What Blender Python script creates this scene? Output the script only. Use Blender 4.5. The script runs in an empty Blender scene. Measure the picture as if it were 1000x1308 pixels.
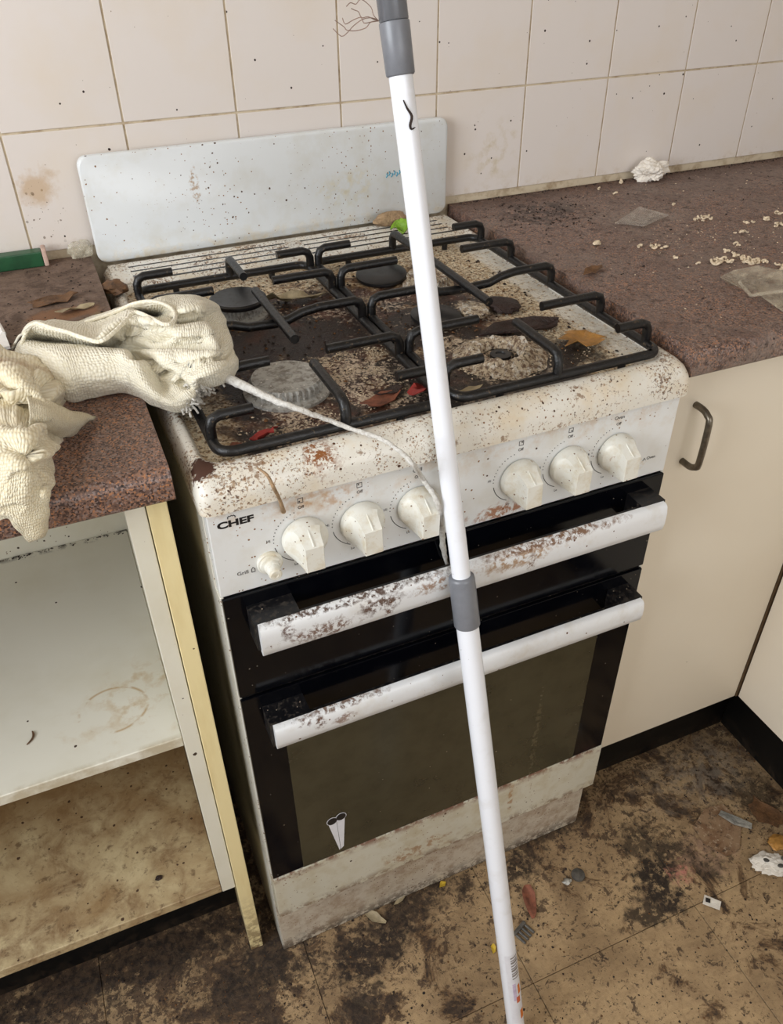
import bpy, bmesh, math, random
from mathutils import Vector, Matrix, noise as mnoise
random.seed(7)
PI = math.pi
scn = bpy.context.scene
COL = scn.collection

# ---------------------------------------------------------------- camera
cam_d = bpy.data.cameras.new('camera')
cam_d.sensor_fit = 'VERTICAL'
cam_d.sensor_height = 36.0
cam_d.lens = 36.0 * 1041.88 / 1308.0
cam_d.clip_start = 0.02
cam = bpy.data.objects.new('camera', cam_d)
COL.objects.link(cam)
_R, _U, _F = Vector([0.920799, -0.389914, -0.009854]), Vector([0.241891, 0.551053, 0.798642]), Vector([0.305972, 0.737772, -0.601726])
cam.matrix_world = Matrix.LocRotScale(Vector((-0.0692,-0.6094,1.3016)), Matrix((_R, _U, -_F)).transposed().to_quaternion(), None)
scn.camera = cam

# ---------------------------------------------------------------- world, light, exposure
w = bpy.data.worlds.new('world'); scn.world = w
w.use_nodes = True
bg = w.node_tree.nodes['Background']
bg.inputs['Color'].default_value = (0.80, 0.90, 1.0, 1)
bg.inputs['Strength'].default_value = 1.0
def area(name, loc, direction, sx, sy, power, colr):
    l = bpy.data.lights.new(name, 'AREA'); l.shape = 'RECTANGLE'; l.size = sx; l.size_y = sy
    l.energy = power; l.color = colr
    o = bpy.data.objects.new(name, l); COL.objects.link(o)
    o.location = loc; o.rotation_euler = Vector(direction).to_track_quat('-Z', 'Y').to_euler()
    return o
area('window_daylight', (-1.56, -0.55, 1.62), (1, 0.0, -0.06), 1.3, 1.1, 34, (0.92, 0.96, 1.0))
area('rear_fill_light', (0.45, -2.12, 1.65), (0, 1, -0.10), 1.5, 1.2, 11, (1.0, 0.96, 0.93))  # added soft fill from behind the camera, no window known there
scn.view_settings.view_transform = 'Standard'
scn.view_settings.look = 'None'
scn.view_settings.gamma = 1.0
scn.view_settings.use_curve_mapping = False
scn.view_settings.exposure = 0.27
scn.cycles.use_denoising = True
scn.cycles.max_bounces = 8

# ---------------------------------------------------------------- materials
def C(r, g, b):
    f = lambda c: (c/255/12.92) if c/255 <= 0.04045 else ((c/255+0.055)/1.055)**2.4
    return (f(r), f(g), f(b), 1)

class Mat:
    def __init__(s, name, base, rough=0.5, metal=0.0, uv=False, spec=0.5):
        s.m = bpy.data.materials.new(name); s.m.use_nodes = True
        s.nt = s.m.node_tree; s.n = s.nt.nodes; s.l = s.nt.links
        s.p = s.n['Principled BSDF']
        s.p.inputs['Metallic'].default_value = metal
        s.p.inputs['Specular IOR Level'].default_value = spec
        s.geo = s.n.new('ShaderNodeNewGeometry').outputs['Position']
        s.uv = s.n.new('ShaderNodeTexCoord').outputs['UV']
        s.obj = s.n.new('ShaderNodeTexCoord').outputs['Object']
        s.co = s.uv if uv else s.geo
        s.col = s.rgb(base); s.rough = s.val(rough); s.h = None
    def rgb(s, c):
        n = s.n.new('ShaderNodeRGB'); n.outputs[0].default_value = c; return n.outputs[0]
    def val(s, v):
        n = s.n.new('ShaderNodeValue'); n.outputs[0].default_value = v; return n.outputs[0]
    def put(s, sock, v):
        if isinstance(v, (int, float)): sock.default_value = v
        elif isinstance(v, tuple): sock.default_value = v
        else: s.l.new(v, sock)
    def math(s, op, a, b=0.0, c=None):
        n = s.n.new('ShaderNodeMath'); n.operation = op
        s.put(n.inputs[0], a); s.put(n.inputs[1], b)
        if c is not None: s.put(n.inputs[2], c)
        return n.outputs[0]
    def vm(s, op, a, b=(0, 0, 0)):
        n = s.n.new('ShaderNodeVectorMath'); n.operation = op
        s.put(n.inputs[0], a); s.put(n.inputs[1], b)
        return n.outputs['Value'] if op in ('LENGTH', 'DOT_PRODUCT', 'DISTANCE') else n.outputs[0]
    def scaled(s, sc, off=(0, 0, 0), co=None):
        n = s.n.new('ShaderNodeMapping'); s.l.new(co or s.co, n.inputs[0])
        n.inputs['Scale'].default_value = sc if isinstance(sc, tuple) else (sc, sc, sc)
        n.inputs['Location'].default_value = off
        return n.outputs[0]
    def noise(s, scale, detail=4, rough=0.6, dist=0.0, off=0.0, color=False):
        n = s.n.new('ShaderNodeTexNoise')
        s.l.new(s.scaled(scale, (off, off*1.7, off*0.6)), n.inputs['Vector'])
        n.inputs['Scale'].default_value = 1.0
        n.inputs['Detail'].default_value = detail; n.inputs['Roughness'].default_value = rough
        n.inputs['Distortion'].default_value = dist
        return n.outputs['Color' if color else 'Fac']
    def vor(s, scale, off=0.0, feature='F1', rnd=1.0):
        n = s.n.new('ShaderNodeTexVoronoi'); n.feature = feature
        s.l.new(s.scaled(scale, (off, off*0.7, off*1.3)), n.inputs['Vector'])
        n.inputs['Scale'].default_value = 1.0; n.inputs['Randomness'].default_value = rnd
        return n.outputs['Distance'], n.outputs['Color']
    def mr(s, x, a, b, c=0.0, d=1.0, smooth=False):
        n = s.n.new('ShaderNodeMapRange'); n.clamp = True
        if smooth: n.interpolation_type = 'SMOOTHSTEP'
        s.put(n.inputs['Value'], x)
        for k, v in (('From Min', a), ('From Max', b), ('To Min', c), ('To Max', d)): n.inputs[k].default_value = v
        return n.outputs['Result']
    def axis(s, k):
        n = s.n.new('ShaderNodeSeparateXYZ'); s.l.new(s.co, n.inputs[0]); return n.outputs[k]
    def mix(s, f, a, b):
        n = s.n.new('ShaderNodeMix'); n.data_type = 'RGBA'
        s.put(n.inputs[0], f)
        s.put(n.inputs[6], a); s.put(n.inputs[7], b)
        return n.outputs[2]
    def mul(s, *a):
        r = a[0]
        for b in a[1:]: r = s.math('MULTIPLY', r, b)
        return r
    def mx(s, *a):
        r = a[0]
        for b in a[1:]: r = s.math('MAXIMUM', r, b)
        return r
    def blob(s, c, r, amt=0.6, nscale=60, soft=0.35, off=0.0):
        """irregular spot around c with radii r (metres)"""
        rr = r if isinstance(r, tuple) else (r, r, r)
        d = s.vm('SUBTRACT', s.co, tuple(c))
        d = s.vm('DIVIDE', d, rr)
        ln = s.vm('LENGTH', d)
        nz = s.math('SUBTRACT', s.noise(nscale, 5, 0.65, off=off + 3.1), 0.5)
        ln = s.math('ADD', ln, s.math('MULTIPLY', nz, amt*4))
        return s.mr(ln, 1.0, 1.0 - soft)
    def specks(s, scale, size, keep, off=0.0):
        """isolated dots: size is in cells, keep the share of cells that hold one"""
        wob = s.noise(scale*1.3, 2, 0.5, off=off+5)
        d, c = s.vor(scale, off)
        sep = s.n.new('ShaderNodeSeparateColor'); s.l.new(c, sep.inputs[0])
        rad = s.math('MULTIPLY', s.math('MULTIPLY', sep.outputs[1], wob), size*2.2)
        m = s.math('LESS_THAN', d, rad)
        g = s.math('LESS_THAN', sep.outputs[0], keep)
        return s.math('MULTIPLY', m, g)
    def layer(s, mask, c, rough=None, amount=1.0):
        if amount != 1.0: mask = s.math('MULTIPLY', mask, amount)
        s.col = s.mix(mask, s.col, c)
        if rough is not None:
            n = s.n.new('ShaderNodeMix'); n.data_type = 'FLOAT'
            s.put(n.inputs[0], mask); s.put(n.inputs[2], s.rough); s.put(n.inputs[3], rough)
            s.rough = n.outputs[0]
        return mask
    def relief(s, h, amt=1.0):
        h = s.math('MULTIPLY', h, amt)
        s.h = h if s.h is None else s.math('ADD', s.h, h)
    def done(s, bump=0.001, strength=1.0, **kw):
        s.l.new(s.col, s.p.inputs['Base Color']); s.l.new(s.rough, s.p.inputs['Roughness'])
        if s.h is not None:
            b = s.n.new('ShaderNodeBump'); b.inputs['Distance'].default_value = bump; b.inputs['Strength'].default_value = strength
            s.l.new(s.h, b.inputs['Height']); s.l.new(b.outputs[0], s.p.inputs['Normal'])
        for k, v in kw.items(): s.p.inputs[k.replace('_', ' ')].default_value = v
        return s.m

def simple(name, c, rough=0.5, metal=0.0, var=0.12, nscale=80, bump=0.0, **kw):
    m = Mat(name, C(*c), rough, metal)
    dk = C(*[int(v*(1-var*2)) for v in c])
    m.layer(m.mr(m.noise(nscale, 5, 0.65), 0.4, 0.7), dk, amount=0.7)
    if bump: m.relief(m.noise(nscale*3, 4, 0.6))
    return m.done(bump or 0.001, **kw)

BROWN = C(82, 50, 28); RUST = C(128, 74, 32); DARKB = C(45, 28, 20); BLACKISH = C(26, 20, 17)
MT = {}

# wall tiles
m = Mat('glazed_tile', C(224, 215, 208), 0.34, spec=0.35)
m.layer(m.mr(m.noise(9, 4), 0.45, 0.75), C(222, 208, 190), amount=0.6)
m.layer(m.specks(62, 0.17, 0.16), DARKB, 0.5)
m.layer(m.specks(160, 0.16, 0.05, 4), C(120, 95, 70), 0.5)
st = m.blob((-0.068, 0.604, 1.0), (0.034, 0.05, 0.030), 0.5, 55, 0.7)
m.layer(st, C(196, 166, 130), 0.5, 0.75)
m.layer(m.mul(m.blob((-0.066, 0.604, 0.965), (0.036, 0.05, 0.06), 0.4, 40, 0.9), m.mx(m.specks(230, 0.30, 0.45, 2), m.specks(120, 0.3, 0.3, 6))), C(92, 66, 36), 0.5)
m.layer(m.mul(m.blob((0.62, 0.604, 0.97), (0.06, 0.05, 0.08), 0.3, 30, 0.9), m.mr(m.noise(60, 5), 0.5, 0.68)), C(196, 178, 140), amount=0.6)
m.layer(m.mul(m.mr(m.axis(2), 0.935, 0.905), m.mr(m.noise(70, 5, 0.7), 0.5, 0.7)), C(190, 165, 130), 0.6, 0.7)
m.relief(m.noise(8, 2, 0.4), 0.25)
MT['tile'] = m.done(0.0012)
m = Mat('grout', C(206, 190, 164), 0.9)
m.layer(m.mr(m.noise(50, 5), 0.46, 0.72), C(158, 134, 104))
MT['grout'] = m.done()
MT['plaster'] = simple('painted_plaster', (196, 188, 176), 0.8, var=0.04, nscale=6)

# laminate worktops: granite print with grime, the right one with painted sheen
def laminate(name, front):
    m = Mat(name, C(112, 88, 78), 0.40)
    d, c = m.vor(620); sep = m.n.new('ShaderNodeSeparateColor'); m.l.new(c, sep.inputs[0])
    v = sep.outputs[0]
    m.layer(m.mr(v, 0.30, 0.31), C(146, 112, 94))
    m.layer(m.mr(v, 0.52, 0.53), C(66, 50, 47))
    m.layer(m.mr(v, 0.74, 0.75), C(140, 122, 116))
    m.layer(m.mr(v, 0.90, 0.91), C(176, 124, 88))
    m.layer(m.mr(m.noise(150, 4, 0.7), 0.48, 0.62), C(86, 64, 56), amount=0.4)
    if front:      # left top: clean by the front edge, caked further back
        g = m.mr(m.math('ADD', m.axis(1), m.math('MULTIPLY', m.math('SUBTRACT', m.noise(18, 5, 0.65), 0.5), 0.35)), 0.16, 0.30, smooth=True)
        m.layer(g, C(114, 94, 80), 0.8, 0.85)
        m.layer(m.mul(g, m.mr(m.noise(38, 6, 0.7, 0.6), 0.44, 0.62)), C(72, 54, 42), 0.9, 0.8)
        m.layer(m.mul(g, m.mr(m.noise(200, 4, 0.7), 0.56, 0.66)), C(130, 110, 92), 0.9, 0.6)
        m.layer(m.blob((-0.075, 0.40, 0.905), (0.05, 0.022, 0.1), 0.35, 40, 0.3), C(128, 88, 56), 0.7, 0.8)
        m.layer(m.blob((-0.03, 0.37, 0.905), (0.03, 0.02, 0.1), 0.4, 50, 0.4), C(124, 104, 60), 0.7, 0.7)
        m.relief(m.mul(g, m.noise(60, 6, 0.7)))
        m.layer(m.specks(160, 0.2, 0.12), C(36, 24, 18), 0.7)
    else:
        g = m.mr(m.noise(7, 6, 0.62, 0.8), 0.42, 0.62)
        m.layer(g, C(124, 107, 98), 0.6, 0.66)  # dusty grey film that also puts the worktop's sheen into the colour
        m.layer(m.mr(m.noise(16, 6, 0.7, 0.5, 3.0), 0.52, 0.66), C(92, 70, 64), 0.65, 0.6)
        m.layer(m.mr(m.noise(5, 5, 0.6, 0.5, 9.0), 0.52, 0.68), C(140, 126, 116), 0.55, 0.5)
        st = m.blob((0.645, 0.50, 0.905), (0.085, 0.075, 0.2), 0.7, 34, 0.6)
        m.layer(m.mul(st, m.mr(m.noise(60, 5, 0.7), 0.42, 0.55)), C(46, 32, 28), 0.5, 0.85)
        back = m.mr(m.math('ADD', m.axis(1), m.math('MULTIPLY', m.noise(24, 5), 0.06)), 0.565, 0.635)
        m.layer(back, C(70, 44, 34), 0.8, 0.75)
        halo = m.mul(m.blob((0.77, 0.40, 0.905), (0.11, 0.055, 0.2), 0.5, 24, 0.7), m.mr(m.noise(180, 4, 0.7), 0.42, 0.6))
        m.layer(halo, C(166, 150, 138), 0.7, 0.55)
        m.layer(m.mr(m.noise(90, 6, 0.75, 0.3, 4.0), 0.54, 0.62), C(58, 40, 36), 0.7, 0.7)
        m.layer(m.mr(m.noise(120, 5, 0.72, 0.2, 14.0), 0.57, 0.66), C(150, 134, 124), 0.6, 0.5)
        m.layer(m.specks(170, 0.22, 0.2), C(40, 26, 22), 0.6)
        m.layer(m.specks(240, 0.2, 0.08, 3), C(186, 168, 150), 0.6)
        m.layer(m.blob((0.585, 0.255, 0.905), (0.022, 0.012, 0.1), 0.5, 80, 0.4), C(92, 58, 34), 0.6, 0.5)
        m.relief(m.mul(m.mr(m.noise(45, 5, 0.7), 0.45, 0.7), 1.0))
    return m.done(0.0012)
MT['laminate_left'] = laminate('granite_laminate_left', True)
MT['laminate_right'] = laminate('granite_laminate_right', False)

# vinyl floor with caked dirt, and shade painted in on the left
m = Mat('dirty_vinyl', C(178, 150, 112), 0.48)
m.layer(m.mr(m.noise((14, 40, 14), 5, 0.6, 1.2), 0.4, 0.7), C(150, 124, 92), amount=0.8)
m.layer(m.mr(m.noise(6, 4, 0.6, 0.4, 2.0), 0.45, 0.65), C(122, 98, 70), 0.6, 0.75)
edge = m.mr(m.axis(1), -0.16, 0.09)
left_shade = m.mr(m.axis(0), 0.32, -0.1)  # denser dirt towards the left also paints the shade below the worktop
dens = m.math('ADD', m.math('MULTIPLY', edge, 0.055), m.math('MULTIPLY', left_shade, 0.028))
b1 = m.math('ADD', m.noise(11, 8, 0.72, 0.6, 1.0), dens)
m.layer(m.mr(b1, 0.555, 0.60), C(92, 66, 40), 0.7, 0.85)
m.layer(m.mr(b1, 0.60, 0.635), C(44, 31, 22), 0.6, 0.92)
b2 = m.math('ADD', m.noise(48, 7, 0.74, 0.4, 5.0), dens)
m.layer(m.mr(b2, 0.575, 0.61), C(64, 46, 32), 0.7, 0.85)
b3 = m.math('ADD', m.noise(140, 5, 0.7, 0.2, 8.0), dens)
m.layer(m.mr(b3, 0.60, 0.63), C(50, 36, 26), 0.7, 0.8)
for (bx, by, rx, ry, a, sd) in ((0.60, -0.12, 0.045, 0.06, 1.0, 0), (0.555, -0.16, 0.05, 0.03, 0.9, 2), (0.655, -0.095, 0.04, 0.035, 0.9, 5), (0.62, -0.05, 0.05, 0.04, 0.8, 11), (0.70, -0.135, 0.03, 0.03, 0.85, 13), (0.12, -0.035, 0.09, 0.045, 1.0, 1), (0.085, -0.11, 0.035, 0.04, 0.9, 6), (0.395, -0.01, 0.05, 0.03, 0.95, 3), (0.22, 0.0, 0.10, 0.03, 0.9, 9), (-0.05, -0.01, 0.10, 0.04, 0.95, 4), (-0.22, 0.085, 0.30, 0.045, 1.0, 7), (-0.02, 0.03, 0.05, 0.05, 0.95, 17), (0.86, -0.06, 0.05, 0.06, 0.8, 8), (0.48, 0.03, 0.1, 0.03, 0.8, 10)):  # black smears; the strip along the left kickboard also paints its shade
    bl = m.blob((bx, by, 0), (rx, ry, 0.3), 0.75, 42, 0.45, sd)
    m.layer(m.mul(bl, m.mr(m.noise(75, 6, 0.72, 0.3, sd + 2.0), 0.36, 0.46)), C(36, 26, 19), 0.55, a)
m.layer(m.mul(m.blob((0.645, -0.125, 0), (0.028, 0.024, 0.2), 0.6, 70, 0.7), m.mr(m.noise(130, 4), 0.42, 0.6)), C(196, 128, 112), 0.6, 0.8)
m.layer(m.mul(m.blob((0.72, -0.11, 0), (0.07, 0.05, 0.2), 0.5, 50, 0.7), m.mr(m.noise(90, 5, 0.7), 0.40, 0.52)), C(168, 136, 110), 0.7, 0.7)
m.layer(m.mul(m.blob((0.80, 0.02, 0), (0.16, 0.08, 0.2), 0.5, 30, 0.7), m.mr(m.noise(80, 5, 0.7, off=4.0), 0.42, 0.55)), C(150, 136, 118), 0.8, 0.55)
b4 = m.noise(90, 6, 0.72, 0.3, 15.0)
m.layer(m.mr(m.math('ADD', b4, dens), 0.50, 0.66), C(104, 82, 60), 0.6, 0.4)
m.layer(m.specks(110, 0.18, 0.14), C(30, 22, 17), 0.6)
m.layer(m.specks(240, 0.24, 0.16, 3), C(40, 28, 20), 0.6)
m.relief(b2, 1.0); m.relief(b1, 0.5)
MT['floor'] = m.done(0.0018)
MT['subfloor'] = simple('floor_joint', (52, 38, 26), 0.9)

# white enamel on the cooker
def enamel(name, base, lip=0.0, specks=1.0, rough=0.28):
    m = Mat(name, C(*base), rough)
    m.layer(m.mr(m.noise(22, 4), 0.48, 0.72), C(base[0]-16, base[1]-22, base[2]-34), amount=0.5)
    if lip:
        dn = m.math('ADD', m.noise(30, 5, 0.7), m.math('MULTIPLY', m.noise(260, 3, 0.6, off=2.0), 0.8))
        m.layer(m.mr(m.noise(26, 5, 0.6, 0.0, 12.0), 0.48, 0.70), C(214, 192, 156), 0.5, 0.6*lip)
        big = m.math('ADD', m.math('MULTIPLY', m.noise(20, 4, 0.6, 0.0, 6.0), 0.55), m.math('MULTIPLY', m.mr(m.axis(1), -0.006, 0.024), 0.035))
        m.layer(m.mr(m.math('ADD', big, m.noise(330, 3, 0.6, off=2.0)), 0.875, 0.93), C(146, 110, 68), 0.6, 0.75*lip)
        m.layer(m.mr(m.math('ADD', big, m.noise(260, 4, 0.65, off=7.0)), 0.905, 0.95), C(88, 56, 34), 0.6, 0.8*lip)
        m.layer(m.mr(m.math('ADD', m.noise(30, 4, 0.6, 0.0, 16.0), m.math('MULTIPLY', m.noise(130, 4, 0.7, off=9.0), 0.5)), 0.90, 0.95), C(122, 84, 44), 0.6, 0.75*lip)
    m.layer(m.specks(170, 0.22, 0.14*specks), C(76, 50, 32), 0.5)
    m.layer(m.specks(80, 0.15, 0.06*specks, 3), C(60, 36, 22), 0.5)
    m.layer(m.specks(300, 0.28, 0.16*specks, 8), C(130, 92, 58), 0.5)
    return m
m = enamel('hob_enamel', (226, 222, 212), 1.0, 2.4)
m.layer(m.blob((0.008, 0.02, 0.895), (0.012, 0.016, 0.03), 0.4, 120, 0.15), C(70, 40, 26), 0.7)
m.layer(m.mul(m.blob((0.115, 0.005, 0.886), (0.024, 0.016, 0.03), 0.6, 70, 0.5), m.mr(m.noise(150, 4, 0.7), 0.45, 0.52)), C(136, 82, 36), 0.7)
MT['hob_rim'] = m.done(0.0006)
# the well of the hob: burnt fat in the middle, sandy crumbs towards the back and right
m = Mat('burnt_hob', C(232, 218, 190), 0.42)
sandy = m.mr(m.noise(150, 5, 0.75), 0.44, 0.60)
m.layer(sandy, C(172, 134, 84), 0.8, 0.8)
m.layer(m.mr(m.noise(240, 4, 0.7, 0.0, 4.0), 0.52, 0.58), C(92, 62, 36), 0.8, 0.9)
ed = m.mr(m.axis(0), 0.455, 0.40)
ed2 = m.mr(m.axis(1), 0.445, 0.37)
rag = m.math('MULTIPLY', m.math('SUBTRACT', m.noise(17, 7, 0.68, 0.7, 1.5), 0.5), 3.4)
ed3 = m.mr(m.axis(0), 0.028, 0.065)
core = m.math('ADD', m.math('MINIMUM', m.math('MINIMUM', ed, ed3), ed2), rag)
m.layer(m.mr(core, 0.35, 0.75), C(96, 58, 32), 0.55, 0.85)
burn = m.layer(m.mr(core, 0.55, 0.85), C(33, 22, 18), 0.34, 0.96)
m.layer(m.mul(burn, m.mr(m.noise(20, 5, 0.62, 0.5, 8.0), 0.48, 0.60)), C(88, 46, 26), 0.36, 0.8)
m.layer(m.mul(burn, m.mr(m.math('ADD', m.math('MULTIPLY', m.noise(13, 5, 0.7, 1.0, 21.0), 0.9), m.noise(190, 4, 0.75, 0.0, 3.0)), 1.06, 1.10)), C(202, 184, 164), 0.85, 0.9)
m.layer(m.mul(m.mr(m.axis(0), 0.486, 0.494), m.mr(m.noise(120, 5, 0.7, off=31.0), 0.62, 0.50)), C(230, 224, 212), 0.4, 0.9)
m.layer(m.mul(m.blob((0.45, 0.10, 0.888), (0.05, 0.045, 0.1), 0.6, 40, 0.5), 1.0), C(30, 22, 18), 0.4, 0.9)
m.layer(m.mul(m.blob((0.37, 0.055, 0.888), (0.09, 0.03, 0.1), 0.5, 40, 0.4), 1.0), C(30, 20, 17), 0.35, 0.95)
m.layer(m.blob((0.375, 0.105, 0.888), (0.098, 0.080, 0.1), 0.4, 40, 0.4, 3.0), C(30, 20, 16), 0.34, 0.95)
m.layer(m.blob((0.17, 0.25, 0.888), (0.12, 0.07, 0.1), 0.5, 36, 0.5, 6.0), C(40, 24, 17), 0.32, 0.9)
for (bx, by, r, sd) in ((0.370, 0.112, 0.058, 0), (0.205, 0.12, 0.05, 3), (0.12, 0.06, 0.05, 5), (0.405, 0.25, 0.03, 7), (0.19, 0.175, 0.035, 8), (0.245, 0.16, 0.03, 9), (0.24, 0.06, 0.03, 12), (0.33, 0.17, 0.03, 14)):
    bl = m.blob((bx, by, 0.888), (r, r, 0.1), 0.45, 55, 0.3, sd)
    m.layer(m.mul(bl, m.mr(m.math('ADD', m.math('MULTIPLY', m.noise(34, 5, 0.7, 0.0, sd*2.0), 0.6), m.noise(210, 4, 0.75, 0.0, sd*1.0)), 0.80, 0.85)), C(206, 186, 162), 0.85, 0.95)
m.layer(m.blob((0.36, 0.39, 0.888), (0.09, 0.04, 0.1), 0.6, 40, 0.6), C(150, 112, 48), 0.5, 0.55)
m.relief(m.noise(170, 5, 0.75), 1.0); m.relief(core, 0.4)
MT['hob_well'] = m.done(0.0022)

m = enamel('panel_enamel', (227, 228, 227), 0.0, 0.7)
up = m.mr(m.axis(2), 0.81, 0.86)
m.layer(m.mul(up, m.mr(m.noise(34, 5, 0.68), 0.50, 0.66)), C(196, 160, 112), 0.5, 0.6)
m.layer(m.mul(m.blob((0.113, 0, 0.842), (0.05, 0.05, 0.02), 0.5, 60, 0.6), m.mr(m.noise(110, 4), 0.42, 0.6)), C(184, 134, 74), 0.5, 0.65)
m.layer(m.mul(m.blob((0.315, 0.0, 0.7625), (0.042, 0.05, 0.012), 0.6, 70, 0.4), m.mr(m.noise(95, 5, 0.7, 1.0), 0.44, 0.54)), C(160, 96, 40), 0.5, 0.85)
m.layer(m.mul(m.blob((0.49, 0.0, 0.775), (0.02, 0.05, 0.014), 0.5, 90, 0.5), m.mr(m.noise(120, 4), 0.45, 0.6)), C(196, 170, 120), 0.5, 0.7)
m.layer(m.mul(m.mr(m.axis(2), 0.852, 0.857), m.mr(m.noise(90, 4, 0.7), 0.47, 0.56)), C(60, 38, 26), 0.6, 0.9)
MT['panel'] = m.done(0.0004)
m = enamel('splash_enamel', (222, 225, 226), 0.0, 0.9, 0.22)
m.layer(m.mul(m.blob((0.36, 0.58, 0.955), (0.06, 0.05, 0.035), 0.6, 30, 0.8), m.mr(m.noise(70, 4), 0.45, 0.65)), C(208, 196, 158), 0.4, 0.6)
m.layer(m.mul(m.blob((0.135, 0.58, 0.985), (0.007, 0.05, 0.026), 0.5, 160, 0.4), m.mr(m.noise(200, 3), 0.46, 0.56)), C(160, 120, 70), 0.5, 0.7)
m.layer(m.mul(m.mr(m.axis(2), 0.925, 0.895), m.mr(m.noise(70, 5), 0.45, 0.65)), C(212, 194, 158), 0.5, 0.7)
MT['splash'] = m.done(0.0004)
m = enamel('side_enamel', (216, 213, 203), 0.0, 1.2)
MT['side'] = m.done(0.0004)
m = enamel('door_strip_enamel', (204, 200, 184), 0.0, 1.0)
z = m.axis(2)
m.layer(m.mr(m.noise(26, 5, 0.65), 0.48, 0.7), C(182, 168, 136), 0.5, 0.7)
m.layer(m.mul(m.mr(z, 0.222, 0.238), m.mr(m.noise(46, 6, 0.7), 0.44, 0.54)), C(112, 60, 36), 0.7, 0.95)
m.layer(m.mul(m.mr(z, 0.155, 0.138), m.mr(m.noise(60, 5, 0.7), 0.46, 0.56)), C(110, 76, 48), 0.7, 0.8)
m.layer(m.mul(m.blob((0.225, 0, 0.165), (0.075, 0.1, 0.018), 0.6, 60, 0.5), m.mr(m.noise(90, 5), 0.47, 0.56)), C(150, 104, 58), 0.6, 0.7)
m.layer(m.mul(m.blob((0.375, 0, 0.20), (0.006, 0.1, 0.04), 0.4, 90, 0.5), m.mr(m.noise(120, 4), 0.42, 0.55)), C(156, 110, 62), 0.6, 0.7)
MT['door_strip'] = m.done(0.0005)
m = enamel('kick_enamel', (198, 188, 172), 0.0, 2.0)
m.layer(m.mr(m.noise(40, 6, 0.7), 0.44, 0.64), C(160, 138, 116), 0.6, 0.8)
m.layer(m.mul(m.mr(m.axis(2), 0.085, 0.15), m.mr(m.noise((10, 10, 50), 6, 0.7, 0.4, 2.0), 0.47, 0.56)), C(96, 52, 36), 0.6, 0.9)
m.layer(m.mul(m.blob((0.27, 0, 0.11), (0.085, 0.1, 0.012), 0.5, 50, 0.4), m.mr(m.noise(60, 5), 0.40, 0.5)), C(96, 38, 26), 0.6, 0.95)
m.layer(m.blob((0.10, 0, 0.118), (0.020, 0.1, 0.012), 0.3, 80, 0.3), C(134, 78, 38), 0.6, 0.9)
m.layer(m.mul(m.mr(m.axis(2), 0.035, 0.0), m.mr(m.noise(80, 6, 0.7), 0.44, 0.52)), C(52, 40, 30), 0.8, 0.9)
MT['kick'] = m.done(0.0006)
m = Mat('knob_plastic', C(228, 226, 216), 0.36)
m.layer(m.mr(m.noise(60, 5, 0.65), 0.47, 0.68), C(204, 190, 160), 0.5, 0.7)
m.layer(m.specks(260, 0.25, 0.14), C(112, 80, 52), 0.6)
m.layer(m.mr(m.noise(75, 5, 0.7, 0.0, 6.0), 0.63, 0.68), C(164, 122, 82), 0.6, 0.6)
MT['knob'] = m.done(0.0004)
# black glass fronts with dust
m = Mat('black_glass', C(5, 6, 11), 0.10, spec=0.22)
m.layer(m.mr(m.noise(30, 6, 0.7), 0.5, 0.8), C(26, 26, 27), 0.4, 0.4)
m.layer(m.specks(240, 0.18, 0.07), C(120, 112, 100), 0.7)
m.layer(m.specks(110, 0.12, 0.06, 5), C(96, 84, 70), 0.7)
MT['black_glass'] = m.done(0.0002)
m = Mat('black_bracket', C(15, 15, 18), 0.35)
m.layer(m.mul(m.mr(m.noise(160, 4, 0.7), 0.52, 0.62)), C(74, 66, 58), 0.8, 0.5)
m.layer(m.specks(220, 0.22, 0.14), C(140, 126, 108), 0.8)
MT['bracket'] = m.done(0.0004)
m = Mat('oven_window_glass', C(64, 60, 44), 0.22)
m.layer(m.mr(m.noise(26, 5, 0.6), 0.42, 0.68), C(50, 46, 32), 0.3, 0.7)
m.layer(m.mul(m.blob((0.405, 0, 0.33), (0.006, 0.1, 0.13), 0.35, 60, 0.8), m.mr(m.noise(150, 4), 0.45, 0.6)), C(120, 108, 80), 0.6, 0.45)
m.layer(m.specks(200, 0.16, 0.04), C(140, 130, 108), 0.6)
MT['window_glass'] = m.done(0.0002)
def bar_mat(name, blobs, top):
    m = Mat(name, C(226, 227, 228), 0.30)
    m.layer(m.mr(m.noise(40, 4), 0.5, 0.75), C(206, 200, 190), amount=0.6)
    for (x, z, rx, rz, sc, col, a, sd) in blobs:
        bl = m.blob((x, -0.04, z), (rx, 0.1, rz), 0.55, 70, 0.5, sd)
        m.layer(m.mul(bl, m.mr(m.noise(sc, 6, 0.72, 0.3, sd + 1.0), 0.45, 0.54)), C(*col), 0.7, a)
    m.layer(m.specks(170, 0.22, 0.10), C(92, 58, 36), 0.6)
    return m.done(0.0006)
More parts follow.
